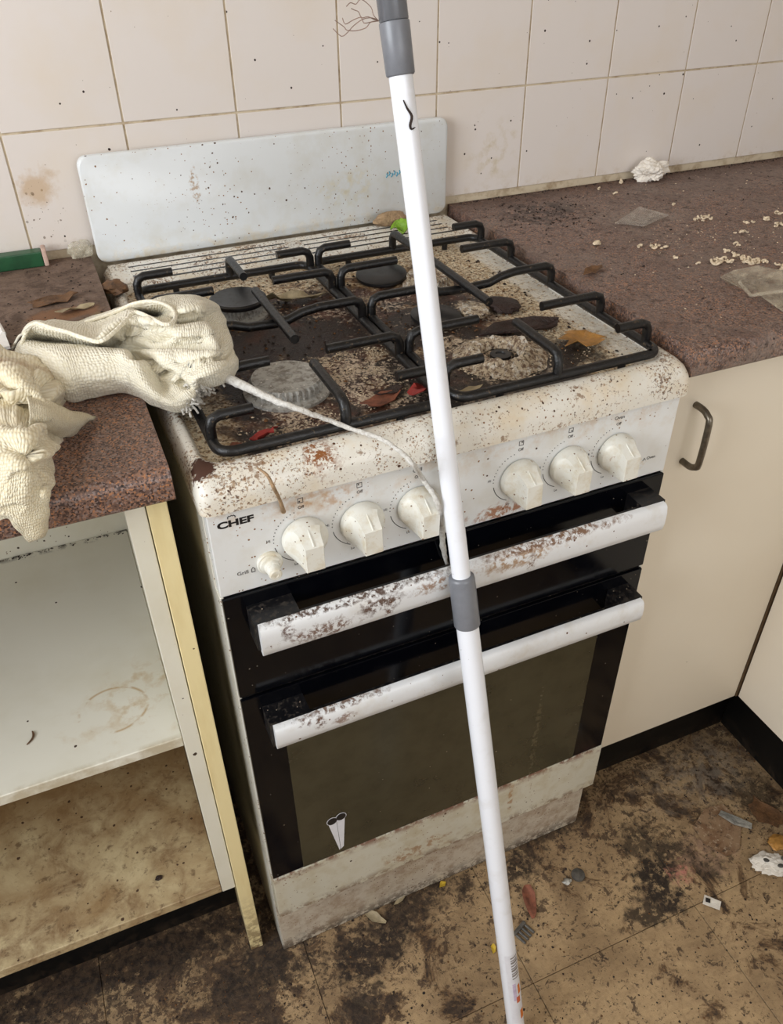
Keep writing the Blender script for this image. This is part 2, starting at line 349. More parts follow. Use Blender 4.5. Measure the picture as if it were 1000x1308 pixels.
MT['bar_grill'] = bar_mat('handle_bar_rusty', (
    (0.13, 0.738, 0.13, 0.006, 150, (76, 50, 32), 0.95, 0), (0.085, 0.712, 0.045, 0.013, 170, (104, 66, 40), 0.9, 2),
    (0.155, 0.722, 0.03, 0.012, 150, (84, 54, 32), 0.95, 3), (0.162, 0.712, 0.006, 0.016, 120, (96, 60, 36), 0.95, 13), (0.055, 0.724, 0.010, 0.010, 160, (88, 54, 36), 0.9, 4),
    (0.225, 0.726, 0.04, 0.010, 150, (140, 100, 62), 0.85, 5), (0.31, 0.726, 0.06, 0.012, 140, (160, 124, 84), 0.85, 6),
    (0.36, 0.735, 0.10, 0.006, 190, (118, 82, 52), 0.95, 7), (0.335, 0.717, 0.008, 0.014, 130, (112, 76, 46), 0.9, 8)), 1)
MT['bar_oven'] = bar_mat('handle_bar_spotted', (
    (0.078, 0.574, 0.008, 0.013, 150, (92, 58, 38), 0.95, 1), (0.105, 0.568, 0.016, 0.008, 190, (120, 80, 52), 0.8, 4),
    (0.11, 0.5845, 0.06, 0.004, 160, (100, 68, 44), 0.9, 6), (0.06, 0.580, 0.01, 0.008, 120, (90, 56, 38), 0.9, 7)), 1)
m = Mat('cast_black', C(13, 12, 13), 0.36)
m.layer(m.mr(m.noise(70, 5, 0.7), 0.54, 0.70), C(36, 31, 28), 0.6, 0.7)
m.layer(m.mr(m.noise(160, 5, 0.7, 0.0, 3.0), 0.62, 0.68), C(110, 92, 70), 0.8, 0.7)
m.relief(m.noise(180, 4, 0.7))
MT['grate'] = m.done(0.0008)
m = Mat('burner_alloy', C(176, 174, 168), 0.5, 0.25)
m.layer(m.mr(m.noise(110, 5, 0.7), 0.46, 0.62), C(112, 104, 94), 0.7, 0.8)
m.layer(m.specks(260, 0.3, 0.3), C(212, 208, 200), 0.7)
m.relief(m.noise(260, 4, 0.7))
MT['alloy'] = m.done(0.0008)
m = Mat('burner_cap_black', C(20, 20, 22), 0.34)
m.layer(m.mr(m.noise(120, 5, 0.7), 0.5, 0.66), C(48, 44, 40), 0.6, 0.6)
MT['cap'] = m.done(0.0004)
m = Mat('ash_crust', C(186, 168, 142), 0.9)
m.layer(m.mr(m.noise(170, 5, 0.75), 0.48, 0.56), C(92, 62, 42), 0.9, 0.85)
m.layer(m.mr(m.noise(90, 5, 0.75, 0.0, 4.0), 0.52, 0.6), C(224, 218, 206), 0.9, 0.7)
m.layer(m.mr(m.noise(300, 4, 0.7, 0.0, 7.0), 0.58, 0.63), C(40, 28, 22), 0.9, 0.9)
m.relief(m.noise(220, 5, 0.75))
MT['ash'] = m.done(0.0025)
MT['print'] = simple('printed_ink', (48, 48, 50), 0.5)
MT['black_print'] = simple('black_print', (22, 22, 26), 0.4)

# cabinets
m = Mat('cream_door', C(226, 216, 198), 0.42)
m.layer(m.mr(m.noise(4, 3, 0.5), 0.4, 0.7), C(220, 208, 188), amount=0.6)
m.layer(m.specks(38, 0.05, 0.12), C(90, 70, 50), 0.6)
MT['cream_door'] = m.done()
m = Mat('lit_cream_panel', C(234, 224, 206), 0.42)  # lighter copy of the cream door, with window light put into its colour
m.layer(m.mr(m.noise(4, 3, 0.5), 0.4, 0.7), C(226, 214, 196), amount=0.6)
MT['lit_cream_panel'] = m.done()
m = Mat('white_melamine', C(226, 222, 206), 0.42)
m.layer(m.mr(m.noise(8, 4), 0.46, 0.7), C(212, 204, 180), amount=0.6)
m.layer(m.specks(85, 0.22, 0.30), C(60, 44, 30), 0.6)
m.layer(m.specks(200, 0.22, 0.06, 3), C(110, 84, 54), 0.6)
MT['white_melamine'] = m.done()
m = Mat('shelf_melamine', C(224, 220, 206), 0.42)
m.layer(m.mr(m.noise(7, 4), 0.46, 0.7), C(210, 204, 184), amount=0.6)
m.layer(m.mul(m.blob((-0.10, 0.13, 0.52), (0.09, 0.08, 0.1), 0.6, 24, 0.8), m.mr(m.noise(40, 5), 0.48, 0.62)), C(190, 160, 112), 0.5, 0.6)
rg = m.math('ABSOLUTE', m.math('SUBTRACT', m.vm('LENGTH', m.vm('DIVIDE', m.vm('SUBTRACT', m.co, (-0.135, 0.12, 0.518)), (0.04, 0.035, 1.0))), 1.0))
m.layer(m.mul(m.mr(rg, 0.07, 0.0), m.mr(m.noise(30, 3, off=2.0), 0.48, 0.56)), C(176, 140, 84), 0.5, 0.8)
m.layer(m.mul(m.mr(m.axis(1), 0.054, 0.044), m.mr(m.noise(30, 5), 0.40, 0.6)), C(170, 152, 116), 0.6, 0.8)
m.layer(m.specks(60, 0.12, 0.08), C(60, 44, 30), 0.6)
m.layer(m.mul(m.mr(m.axis(1), 0.463, 0.474), m.mr(m.noise(70, 5, 0.7), 0.48, 0.56)), C(60, 52, 44), 0.8, 0.9)
MT['shelf'] = m.done()
m = Mat('soiled_melamine', C(196, 178, 140), 0.5)
m.layer(m.mr(m.noise(9, 6, 0.65, 0.4), 0.36, 0.64), C(140, 110, 72), 0.6, 0.85)
m.layer(m.mr(m.noise(22, 7, 0.7, 0.5, 2.0), 0.46, 0.66), C(112, 80, 48), 0.6, 0.75)
m.layer(m.mr(m.noise(70, 6, 0.72, 0.3, 5.0), 0.55, 0.66), C(84, 58, 35), 0.7, 0.75)
m.layer(m.mul(m.mr(m.axis(1), 0.12, 0.30), m.mr(m.noise(12, 5), 0.35, 0.6)), C(140, 108, 68), 0.6, 0.8)
m.layer(m.specks(120, 0.25, 0.15), C(70, 46, 28), 0.7)
m.relief(m.noise(60, 5))
MT['soiled'] = m.done(0.0006)
m = Mat('yellowed_edge', C(236, 219, 168), 0.45)
m.layer(m.mr(m.noise((40, 40, 6), 4), 0.5, 0.7), C(222, 200, 144), amount=0.7)
m.layer(m.specks(120, 0.2, 0.10), C(80, 56, 30), 0.6)
m.layer(m.mul(m.mr(m.axis(2), 0.16, 0.0), m.mr(m.noise(60, 6, 0.7), 0.42, 0.54)), C(104, 74, 42), 0.7, 0.9)
MT['yellow_edge'] = m.done()
m = Mat('black_plinth', C(11, 11, 11), 0.45, spec=0.3)
m.layer(m.mr(m.noise(16, 6, 0.7), 0.52, 0.72), C(34, 29, 24), 0.7, 0.5)
m.layer(m.mul(m.mr(m.axis(2), 0.035, 0.0), m.mr(m.noise(50, 6, 0.7), 0.48, 0.58)), C(50, 39, 28), 0.8, 0.8)
MT['plinth'] = m.done()
MT['dark_gap'] = simple('dark_gap_board', (92, 70, 44), 0.8)
MT['steel'] = simple('worn_steel', (120, 112, 100), 0.34, 0.85, 0.22, 120)
MT['chip'] = simple('cabinet_back', (200, 192, 172), 0.7)

# textiles
def cloth_mat(name, base, dark, su, sv, stain=None, stain_m=None, bmp=0.0013):
    m = Mat(name, C(*base), 0.92, uv=True, spec=0.1)
    a = m.n.new('ShaderNodeTexVoronoi'); m.l.new(m.scaled((su, sv, 1)), a.inputs['Vector']); a.inputs['Scale'].default_value = 1.0; a.inputs['Randomness'].default_value = 0.45
    knit = m.mr(a.outputs['Distance'], 0.0, 0.75, 1.0, 0.0)
    m.relief(knit)
    m.layer(m.mr(knit, 0.55, 0.15), C(*dark), amount=0.55)
    m.co = m.geo
    m.layer(m.mr(m.noise(22, 4), 0.48, 0.7), C(*dark), amount=0.35)
    m.layer(m.mr(m.noise(60, 4, off=5.0), 0.62, 0.72), C(*[int(v*0.86) for v in dark]), amount=0.4)
    if stain: m.layer(m.mul(m.blob(stain_m[0], stain_m[1], 0.5, 30, 0.7), m.mr(m.noise(60, 5), 0.38, 0.58)), C(*stain), amount=0.7)
    m.layer(m.specks(110, 0.16, 0.035), C(90, 70, 44))
    return m.done(bmp, 0.9, Sheen_Weight=0.2)
MT['knit'] = cloth_mat('cream_knit', (238, 232, 214), (218, 208, 180), 96, 62)
MT['terry'] = cloth_mat('cream_terry', (234, 225, 200), (206, 188, 148), 36, 64, (150, 110, 64), ((-0.1374,0.1638,0.94), (0.05, 0.03, 0.05)))
m = Mat('fluffy_cord', C(238, 235, 228), 0.95, spec=0.1)
m.layer(m.mr(m.noise(200, 4, 0.7), 0.45, 0.62), C(206, 200, 190), amount=0.7)
m.relief(m.noise(420, 4, 0.7))
MT['cord'] = m.done(0.003, 1.0)

# pole
m = Mat('pole_white', C(236, 238, 244), 0.26)
m.layer(m.mr(m.noise(30, 4), 0.55, 0.75), C(214, 212, 210), amount=0.5)
m.layer(m.specks(170, 0.15, 0.05), C(110, 100, 92), 0.6)
MT['pole'] = m.done()
MT['pole_grey'] = simple('grey_plastic', (122, 124, 130), 0.34, 0.0, 0.05, 60)
MT['pole_metal'] = simple('grey_tube', (118, 120, 126), 0.22, 0.35, 0.05, 60)
MT['sticker'] = simple('sticker_white', (226, 226, 232), 0.4, 0, 0.03)
MT['orange'] = simple('orange_print', (222, 122, 44), 0.5)
MT['lilac'] = simple('lilac_print', (206, 190, 214), 0.5)
MT['grey_print'] = simple('grey_print', (146, 140, 138), 0.5)
MT['red_print'] = simple('red_orange_print', (216, 110, 74), 0.5)
MT['teal'] = simple('teal_ink', (64, 150, 176), 0.5)

# rubbish
MT['paper'] = simple('white_paper', (234, 226, 214), 0.85, 0, 0.05, 60, 0.001)
MT['tissue'] = simple('tissue_paper', (240, 232, 220), 0.95, 0, 0.04, 90, 0.001)
MT['noodle'] = simple('dried_noodle', (226, 206, 176), 0.6, 0, 0.1, 200)
MT['crumb_pale'] = simple('pale_crumbs', (204, 184, 156), 0.9, 0, 0.3, 60)
MT['crumb_dark'] = simple('dark_crumbs', (46, 31, 23), 0.8, 0, 0.25, 90)
MT['crumb_brown'] = simple('brown_crumbs', (112, 76, 44), 0.9, 0, 0.25, 90)
MT['leaf_brown'] = simple('dry_leaf', (112, 78, 48), 0.7, 0, 0.35, 80, 0.001)
MT['onion'] = simple('onion_skin', (196, 142, 72), 0.45, 0, 0.25, 50, 0.001)
MT['garlic'] = simple('garlic_skin', (172, 156, 124), 0.6, 0, 0.2, 60, 0.001)
MT['green'] = simple('lettuce_green', (130, 172, 44), 0.5, 0, 0.2, 60, 0.001)
MT['tray_green'] = simple('green_plastic', (34, 84, 52), 0.4, 0, 0.2, 40)
MT['pinkish'] = simple('pinkish_edge', (206, 176, 160), 0.6)
MT['sponge'] = simple('tan_sponge', (176, 146, 112), 0.95, 0, 0.22, 140, 0.002)
MT['red'] = simple('red_scrap', (150, 46, 40), 0.6, 0, 0.2, 70)
MT['terracotta'] = simple('terracotta_scrap', (140, 84, 62), 0.7, 0, 0.3, 90)
MT['yellow'] = simple('yellow_scrap', (206, 172, 50), 0.6, 0, 0.15, 70)
m = Mat('brown_paper', C(142, 114, 86), 0.8)
m.layer(m.mr(m.noise(40, 6, 0.7), 0.45, 0.6), C(112, 80, 54), 0.8, 0.8)
m.layer(m.mr(m.noise(70, 6, 0.7, off=3.0), 0.54, 0.62), C(60, 44, 32), 0.8, 0.85)
m.layer(m.mr(m.noise(120, 5, 0.7, off=6.0), 0.56, 0.64), C(176, 156, 130), 0.8, 0.7)
MT['cardboard'] = m.done()
MT['greasy_lump'] = simple('greasy_lump', (52, 34, 28), 0.5, 0, 0.3, 90, 0.003)
MT['fork'] = simple('white_plastic', (240, 238, 234), 0.3, 0, 0.03)
MT['foil'] = simple('crumpled_foil', (190, 188, 180), 0.4, 0.5, 0.2, 90, 0.001)
MT['grey_scrap'] = simple('grey_scrap', (96, 92, 86), 0.5, 0.2, 0.3, 90)
MT['fibre'] = simple('dusty_fibre', (150, 124, 110), 0.9)
def clear_plastic(name, alpha, tint=(226, 218, 200)):
    m = Mat(name, C(*tint), 0.14, spec=0.7)
    m.relief(m.noise(70, 5, 0.65))
    f = m.mr(m.noise(60, 5, 0.65), 0.42, 0.64, alpha*0.35, alpha)
    m.l.new(f, m.p.inputs['Alpha'])
    return m.done(0.004, Coat_Weight=0.6, Coat_Roughness=0.12)
MT['clear'] = clear_plastic('clear_plastic_sheet', 0.62, (186, 174, 160))
MT['bag'] = clear_plastic('clear_bag', 0.5, (206, 194, 170))
MT['gel'] = clear_plastic('translucent_blob', 0.75, (212, 204, 182))

# ---------------------------------------------------------------- mesh helpers
class MB:
    """collects shapes into one mesh"""
    def __init__(s): s.v = []; s.f = []; s.uv = None; s.mi = []; s.bevelled = False
    def add(s, vs, fs, mi=0):
        b = len(s.v); s.v += [tuple(v) for v in vs]; s.f += [tuple(i + b for i in f) for f in fs]; s.mi += [mi]*len(fs)
        return s
    def box(s, x0, x1, y0, y1, z0, z1, bev=0.0, seg=2):
        bm = bmesh.new()
        vs = [bm.verts.new((x, y, z)) for x in (x0, x1) for y in (y0, y1) for z in (z0, z1)]
        for f in ((0, 1, 3, 2), (4, 6, 7, 5), (0, 4, 5, 1), (2, 3, 7, 6), (0, 2, 6, 4), (1, 5, 7, 3)): bm.faces.new([vs[i] for i in f])
        if bev > 0:
            s.bevelled = True
            bmesh.ops.bevel(bm, geom=bm.edges[:], offset=bev, segments=seg, profile=0.5, affect='EDGES')
        bm.verts.index_update()
        s.add([v.co[:] for v in bm.verts], [[v.index for v in f.verts] for f in bm.faces]); bm.free()
        return s
    def tube(s, pts, r, n=10, caps=True, smooth=0, radii=None):
        P = [Vector(p) for p in pts]
        if smooth: P, radii = catmull(P, smooth, radii)
        rs = radii or [r]*len(P)
        up = None; rings = []
        for i, p in enumerate(P):
            t = (P[min(i+1, len(P)-1)] - P[max(i-1, 0)]).normalized()
            if up is None: up = Vector((0, 0, 1)) if abs(t.z) < 0.9 else Vector((1, 0, 0))
            a = t.cross(up).normalized(); up = a.cross(t).normalized()
            rings.append([p + (a*math.cos(k*2*PI/n) + up*math.sin(k*2*PI/n))*rs[i] for k in range(n)])
        b = []; f = []
        for rg in rings: b += rg
        for i in range(len(rings)-1):
            for k in range(n):
                f.append((i*n+k, i*n+(k+1) % n, (i+1)*n+(k+1) % n, (i+1)*n+k))
        if caps:
            f.append(tuple(reversed(range(n)))); f.append(tuple((len(rings)-1)*n+k for k in range(n)))
        return s.add(b, f)
    def lathe(s, prof, c, n=40, axis='z', wob=None):
        vs = []; f = []
        for i, (r, h) in enumerate(prof):
            for k in range(n):
                a = k*2*PI/n; rr = r*(wob(i, k) if wob else 1)
                if axis == 'z': vs.append((c[0]+rr*math.cos(a), c[1]+rr*math.sin(a), c[2]+h))
                else: vs.append((c[0]+rr*math.cos(a), c[1]-h, c[2]+rr*math.sin(a)))
        for i in range(len(prof)-1):
            for k in range(n): f.append((i*n+k, i*n+(k+1) % n, (i+1)*n+(k+1) % n, (i+1)*n+k))
        f.append(tuple(reversed(range(n)))); f.append(tuple((len(prof)-1)*n+k for k in range(n)))
        return s.add(vs, f)
    def loft(s, loops, cap0=True, cap1=True):
        n = len(loops[0]); vs = [p for l in loops for p in l]; f = []
        for i in range(len(loops)-1):
            for k in range(n): f.append((i*n+k, i*n+(k+1) % n, (i+1)*n+(k+1) % n, (i+1)*n+k))
        if cap0: f.append(tuple(reversed(range(n))))
        if cap1: f.append(tuple((len(loops)-1)*n+k for k in range(n)))
        return s.add(vs, f)
    def prism(s, poly, z0, z1):
        n = len(poly)
        return s.loft([[(x, y, z0) for x, y in poly], [(x, y, z1) for x, y in poly]])

def catmull(P, k, radii=None):
    out = []; ro = []
    n = len(P)
    for i in range(n-1):
        p0, p1, p2, p3 = P[max(i-1, 0)], P[i], P[i+1], P[min(i+2, n-1)]
        for j in range(k):
            t = j/k
            out.append(0.5*((2*p1) + (p2-p0)*t + (2*p0-5*p1+4*p2-p3)*t*t + (3*p1-p0-3*p2+p3)*t**3))
            if radii: ro.append(radii[i]*(1-t) + radii[i+1]*t)
    out.append(P[-1]); 
    if radii: ro.append(radii[-1])
    return out, (ro if radii else None)

def link(name, mb, mat, parent=None, origin=(0, 0, 0), angle=35, loc=None, rotz=0.0):
    me = bpy.data.meshes.new(name)
    o0 = Vector(origin)
    me.from_pydata([tuple(Vector(v)-o0) for v in mb.v], [], mb.f)
    bm = bmesh.new(); bm.from_mesh(me); bmesh.ops.recalc_face_normals(bm, faces=bm.faces[:]); bm.to_mesh(me); bm.free()
    mats = mat if isinstance(mat, (list, tuple)) else [mat]
    for mm in mats: me.materials.append(MT[mm])
    if len(mats) > 1:
        for p, i in zip(me.polygons, mb.mi): p.material_index = i
    if mb.uv:
        ul = me.uv_layers.new(name='UVMap')
        for lp in me.loops: ul.data[lp.index].uv = mb.uv[lp.vertex_index]
    if angle:
        me.polygons.foreach_set('use_smooth', [True]*len(me.polygons)); me.set_sharp_from_angle(angle=math.radians(angle))
    o = bpy.data.objects.new(name, me); COL.objects.link(o)
    o.location = origin if loc is None else loc
    o.rotation_euler[2] = rotz
    if mb.bevelled:
        wn = o.modifiers.new('normals', 'WEIGHTED_NORMAL'); wn.keep_sharp = True
    if parent: o.parent = parent
    return o
def tag(o, label, cat, group=None, kind=None):
    o['label'] = label; o['category'] = cat
    if group: o['group'] = group
    if kind: o['kind'] = kind
    return o
def empty(name, loc, label, cat, rotz=0.0, group=None):
    o = bpy.data.objects.new(name, None); COL.objects.link(o); o.empty_display_size = 0.05
    o.location = loc; o.rotation_euler[2] = rotz
    return tag(o, label, cat, group)
def structure(o): o['kind'] = 'structure'; return o
def rrect(x0, x1, y0, y1, r, n=6):
    pts = []
    for cx, cy, a0 in ((x1-r, y0+r, -PI/2), (x1-r, y1-r, 0), (x0+r, y1-r, PI/2), (x0+r, y0+r, PI)):
        for k in range(n+1):
            a = a0 + k*PI/2/n; pts.append((cx+r*math.cos(a), cy+r*math.sin(a)))
    return pts
def textmesh(txt, size, mat, parent, place, sx=1.0, name='lettering', bold=0.0):
    cu = bpy.data.curves.new('t', 'FONT'); cu.body = txt; cu.size = size; cu.extrude = 0.00012; cu.offset = bold; cu.align_x = 'CENTER'; cu.align_y = 'CENTER'
    to = bpy.data.objects.new('t', cu); COL.objects.link(to)
    bpy.context.view_layer.update()
    me = bpy.data.meshes.new_from_object(to.evaluated_get(bpy.context.evaluated_depsgraph_get()))
    bpy.data.objects.remove(to)
    for v in me.vertices: v.co = Vector(place(v.co.x*sx, v.co.y, v.co.z))
    me.materials.clear(); me.materials.append(MT[mat])
    o = bpy.data.objects.new(name, me); COL.objects.link(o); o.parent = parent
    return o

# ================================================================ ROOM
X0, X1, Y0, Y1, ZC = -1.55, 1.46, -2.1, 0.606, 2.4
wb = structure(link('wall_back', MB().box(X0-0.1, X1+0.1, Y1, Y1+0.1, -0.05, ZC), 'grout', angle=0))
TP, TX, TZ = 0.1524, 0.0585, 0.9148
tb = MB().box(0.0013, TP-0.0013, -0.0019, 0.0002, 0.0013, TP-0.0013, 0.0010, 2)
tile_me = None
for i in range(-10, 9):
    for j in range(0, 4):
        x, zz = TX + i*TP, TZ + j*TP
        if tile_me is None:
            o = link('tile', tb, 'tile', wb, loc=(x, Y1, zz)); tile_me = o.data
        else:
            o = bpy.data.objects.new('tile', tile_me); COL.objects.link(o); o.parent = wb; o.location = (x, Y1, zz)
            o.modifiers.new('normals', 'WEIGHTED_NORMAL').keep_sharp = True
fl = structure(link('floor', MB().box(X0-0.1, X1+0.1, Y0-0.1, Y1+0.1, -0.05, -0.004), 'subfloor', angle=0))
FT = 0.2985
ftb = MB().box(0.0004, FT-0.0004, 0.0004, FT-0.0004, -0.004, 0.0, 0.0006, 1)
ft_me = None
for i in range(-5, 5):
    for j in range(-7, 3):
        x, y = 0.0315 + i*FT, -0.1795 + j*FT
        if x + FT > X1 + 0.05: continue
        if ft_me is None: o = link('floor_tile', ftb, 'floor', fl, loc=(x, y, 0)); ft_me = o.data
        else: o = bpy.data.objects.new('floor_tile', ft_me); COL.objects.link(o); o.parent = fl; o.location = (x, y, random.uniform(-0.0004, 0))
structure(link('ceiling', MB().box(X0-0.1, X1+0.1, Y0-0.1, Y1+0.1, ZC, ZC+0.1), 'plaster', angle=0))
def holed(name, fixed, a, b0, b1, h0, h1, th):
    """wall with one window opening; a = plane position, fixed = 'x' or 'y'"""
    mb = MB()
    lo, hi = (Y0-0.1, Y1) if fixed == 'x' else (X0, X1)
    for (p, q, z0, z1) in ((lo, b0, 0, ZC), (b1, hi, 0, ZC), (b0, b1, 0, h0), (b0, b1, h1, ZC)):
        if fixed == 'x': mb.box(a, a+th, p, q, z0, z1)
        else: mb.box(p, q, a, a+th, z0, z1)
    return structure(link(name, mb, 'plaster', angle=0))
holed('wall_left', 'x', X0-0.1, -1.2, 0.1, 1.05, 2.15, 0.1)
holed('wall_rear', 'y', Y0-0.1, -0.3, 1.2, 1.05, 2.25, 0.1)  # unseen rear wall, its opening added for the soft fill light
structure(link('wall_right', MB().box(X1, X1+0.1, Y0-0.1, Y1, 0, ZC), 'plaster', angle=0))
def frame(name, fixed, a, b0, b1, h0, h1):
    mb = MB(); t = 0.04
    for (p, q, z0, z1) in ((b0, b0+t, h0, h1), (b1-t, b1, h0, h1), (b0, b1, h0, h0+t), (b0, b1, h1-t, h1), ((b0+b1)/2-t/2, (b0+b1)/2+t/2, h0, h1)):
        if fixed == 'x': mb.box(a, a+0.04, p, q, z0, z1)
        else: mb.box(p, q, a, a+0.04, z0, z1)
    return structure(link(name, mb, 'fork', angle=0))
frame('window_1', 'x', X0-0.09, -1.2, 0.1, 1.05, 2.15)
frame('added_window', 'y', Y0-0.09, -0.3, 1.2, 1.05, 2.25)  # unseen rear window frame, added around the fill light

# ================================================================ WORKTOPS AND CABINETS
def top_profile(yf, yb, zt, th, r=0.012):
    p = [(yb, zt), ]
    for k in range(7):
        a = PI/2 + k*PI/2/6; p.append((yf+r+r*math.cos(a), zt-r+r*math.sin(a)))
    for k in range(4):
        a = PI + k*PI/2/3; p.append((yf+0.006+0.006*math.cos(a), zt-th+0.006+0.006*math.sin(a)))
    p.append((yb, zt-th))
    return p
ZT = 0.905
pr = top_profile(0.010, 0.602, ZT, 0.034)
mb = MB().loft([[(-1.5, y, z) for y, z in pr], [(-0.0205, y, z) for y, z in pr]])
tag(link('worktop', mb, 'laminate_left', origin=(-0.7, 0.3, ZT-0.034), angle=40), 'brown granite-print worktop left of the cooker under the cream cloths', 'worktop')
# right-hand top: L shape; its left end follows the cooker's side
def xe(y): return 0.5475 - (y-0.01)*0.0155
mb = MB().loft([[(xe(y), y, z) for y, z in pr], [(1.45, y, z) for y, z in pr]])
pr2 = top_profile(0.832, 1.45, ZT, 0.034)
mb.loft([[(x, -1.5, z) for x, z in pr2], [(x, 0.03, z) for x, z in pr2]])
tag(link('worktop', mb, 'laminate_right', origin=(1.0, 0.3, ZT-0.034), angle=40), 'dirty brown granite-print worktop right of the cooker strewn with noodle crumbs', 'worktop')

# open cabinet on the left
cb = empty('base_cabinet', (-0.5, 0.3, 0.0), 'open doorless white cabinet under the left worktop with a soiled bottom', 'cabinet')
def cpart(name, mb, mat, par, base): 
    o = link(name, mb, mat, None, origin=base)
    o.parent = par; o.location = Vector(base) - Vector(par.location); return o
LB = (-0.5, 0.3, 0.0)
cpart('side_panel', MB().box(-0.066, -0.0475, 0.036, 0.58, 0.185, 0.870, 0.0008, 1), 'white_melamine', cb, LB)
cpart('side_panel', MB().box(-1.0, -0.982, 0.036, 0.58, 0.185, 0.870, 0.0008, 1), 'white_melamine', cb, LB)
cpart('back_panel', MB().box(-0.982, -0.066, 0.478, 0.486, 0.185, 0.870), 'white_melamine', cb, LB)
cpart('shelf', MB().box(-0.981, -0.0665, 0.046, 0.4775, 0.502, 0.518, 0.001, 1), 'shelf', cb, LB)
cpart('bottom_panel', MB().box(-0.981, -0.0665, 0.036, 0.4775, 0.186, 0.203, 0.001, 1), 'soiled', cb, LB)
e = cpart('end_panel', MB().box(-0.0465, -0.0275, 0.034, 0.58, 0.0, 0.870, 0.001, 1), 'yellow_edge', cb, LB); e['label'] = 'yellowed end panel reaching the floor'
cpart('kickboard', MB().box(-1.0, -0.048, 0.118, 0.134, 0.0, 0.184), 'plinth', cb, LB)

# cream cabinet right of the cooker
RB = (0.70, 0.30, 0.0)
cb = empty('base_cabinet', RB, 'cream cabinet with a bent steel handle right of the cooker', 'cabinet')
cpart('carcass', MB().box(0.556, 0.852, 0.06, 0.59, 0.165, 0.870), 'chip', cb, RB)
d = cpart('door', MB().box(0.552, 0.8535, 0.040, 0.058, 0.166, 0.868, 0.0012, 2), 'cream_door', cb, RB)
h1, h2 = (0.5942,0.04,0.8133), (0.5972,0.04,0.733)
hx = (h1[0]+h2[0])/2
hp = [(hx, 0.0405, h1[2]), (hx, 0.026, h1[2]), (hx, 0.017, h1[2]-0.004), (hx, 0.012, h1[2]-0.013), (hx, 0.012, h2[2]+0.013), (hx, 0.017, h2[2]+0.004), (hx, 0.026, h2[2]), (hx, 0.0405, h2[2])]
hd = link('handle', MB().tube(hp, 0.0042, 12, smooth=3), 'steel', None, origin=RB); hd.parent = d; hd.location = (0, 0, 0)
cpart('kickboard', MB().box(0.552, 0.9165, 0.0945, 0.110, 0.0, 0.1655), 'plinth', cb, RB)
# return run
QB = (1.15, -0.6, 0.0)
cb = empty('base_cabinet', QB, 'cream cabinet side, lightened as if lit, at right angles in the right corner', 'cabinet')
cpart('carcass', MB().box(0.876, 1.44, -1.45, 0.036, 0.167, 0.870), 'chip', cb, QB)
cpart('door', MB().box(0.857, 0.875, -0.52, 0.036, 0.168, 0.868, 0.0012, 2), 'lit_cream_panel', cb, QB)
cpart('door', MB().box(0.857, 0.875, -1.45, -0.524, 0.168, 0.868, 0.0012, 2), 'lit_cream_panel', cb, QB)
cpart('corner_filler', MB().box(0.8545, 0.875, 0.0385, 0.056, 0.166, 0.868), 'dark_gap', cb, QB)
cpart('kickboard', MB().box(0.9175, 0.933, -1.45, 0.094, 0.0, 0.1665), 'plinth', cb, QB)

# ================================================================ COOKER
ROT = 0.0161
SROT = Matrix.Rotation(ROT, 4, 'Z')
def S(p): return tuple(SROT @ Vector(p))
ck = empty('gas_cooker', (0, 0, 0), 'white upright gas cooker with black doors and a burnt filthy hob', 'cooker', ROT)
def part(name, mb, mat, par=None, angle=35):
    return link(name, mb, mat, par or ck, angle=angle)
W = 0.540
part('side_panel', MB().box(0.0, 0.004, 0.0005, 0.575, 0.2372, 0.7532, 0.0008, 1).box(0.0, 0.004, 0.0175, 0.575, 0.003, 0.860, 0.0008, 1), 'side')
part('side_panel', MB().box(W-0.004, W, 0.0005, 0.575, 0.2372, 0.7532, 0.0008, 1).box(W-0.004, W, 0.0175, 0.575, 0.003, 0.860, 0.0008, 1), 'side')
part('body', MB().box(0.0042, W-0.0042, 0.018, 0.575, 0.002, 0.858), 'bracket', angle=0)
# hob: rolled rim, sunken well
loops = []
for (dx, yf, yb, z, r) in ((-0.003, -0.007, 0.578, 0.857, 0.010), (-0.0045, -0.009, 0.578, 0.8585, 0.011), (-0.0045, -0.009, 0.578, 0.872, 0.011), (-0.0035, -0.0070, 0.5785, 0.880, 0.012), (-0.0015, -0.001, 0.5777, 0.8880, 0.013), (0.002, 0.007, 0.5767, 0.8926, 0.014), (0.0062, 0.015, 0.5757, 0.8942, 0.015)):
    loops.append([(x, y, z) for x, y in rrect(dx, W-dx, yf, yb, r)])
inner = [[(x, y, z) for x, y in rrect(a, W-a, yf, yb, r)] for (a, yf, yb, z, r) in ((0.0092, 0.0205, 0.488, 0.8942, 0.022), (0.0110, 0.0225, 0.486, 0.8925, 0.022), (0.0135, 0.0255, 0.483, 0.8875, 0.022), (0.017, 0.029, 0.480, 0.886, 0.022))]
part('hob_rim', MB().loft(loops + inner[:3], cap0=False, cap1=False), 'hob_rim', angle=50)
part('hob_well', MB().loft(inner[2:], cap0=False), 'hob_well', angle=50)
# vent strip at the back
vt = part('vent', MB().box(0.006, W-0.006, 0.492, 0.574, 0.8935, 0.8955, 0.0008, 1), 'hob_rim')
for y in (0.506, 0.5245, 0.543, 0.5615):
    mb = MB()
    for (a, b) in ((0.03, 0.26), (0.28, 0.51)):
        mb.loft([[(x, y-0.0065, 0.8954), (x, y-0.002, 0.8972), (x, y+0.003, 0.8976), (x, y+0.006, 0.8954)] for x in (a, b)])
    link('louvre', mb, 'hob_rim', vt)
    mb = MB()
    for (a, b) in ((0.032, 0.258), (0.282, 0.508)): mb.box(a, b, y-0.0105, y-0.0066, 0.8950, 0.8961)
    link('slot', mb, 'black_glass', vt, angle=0)
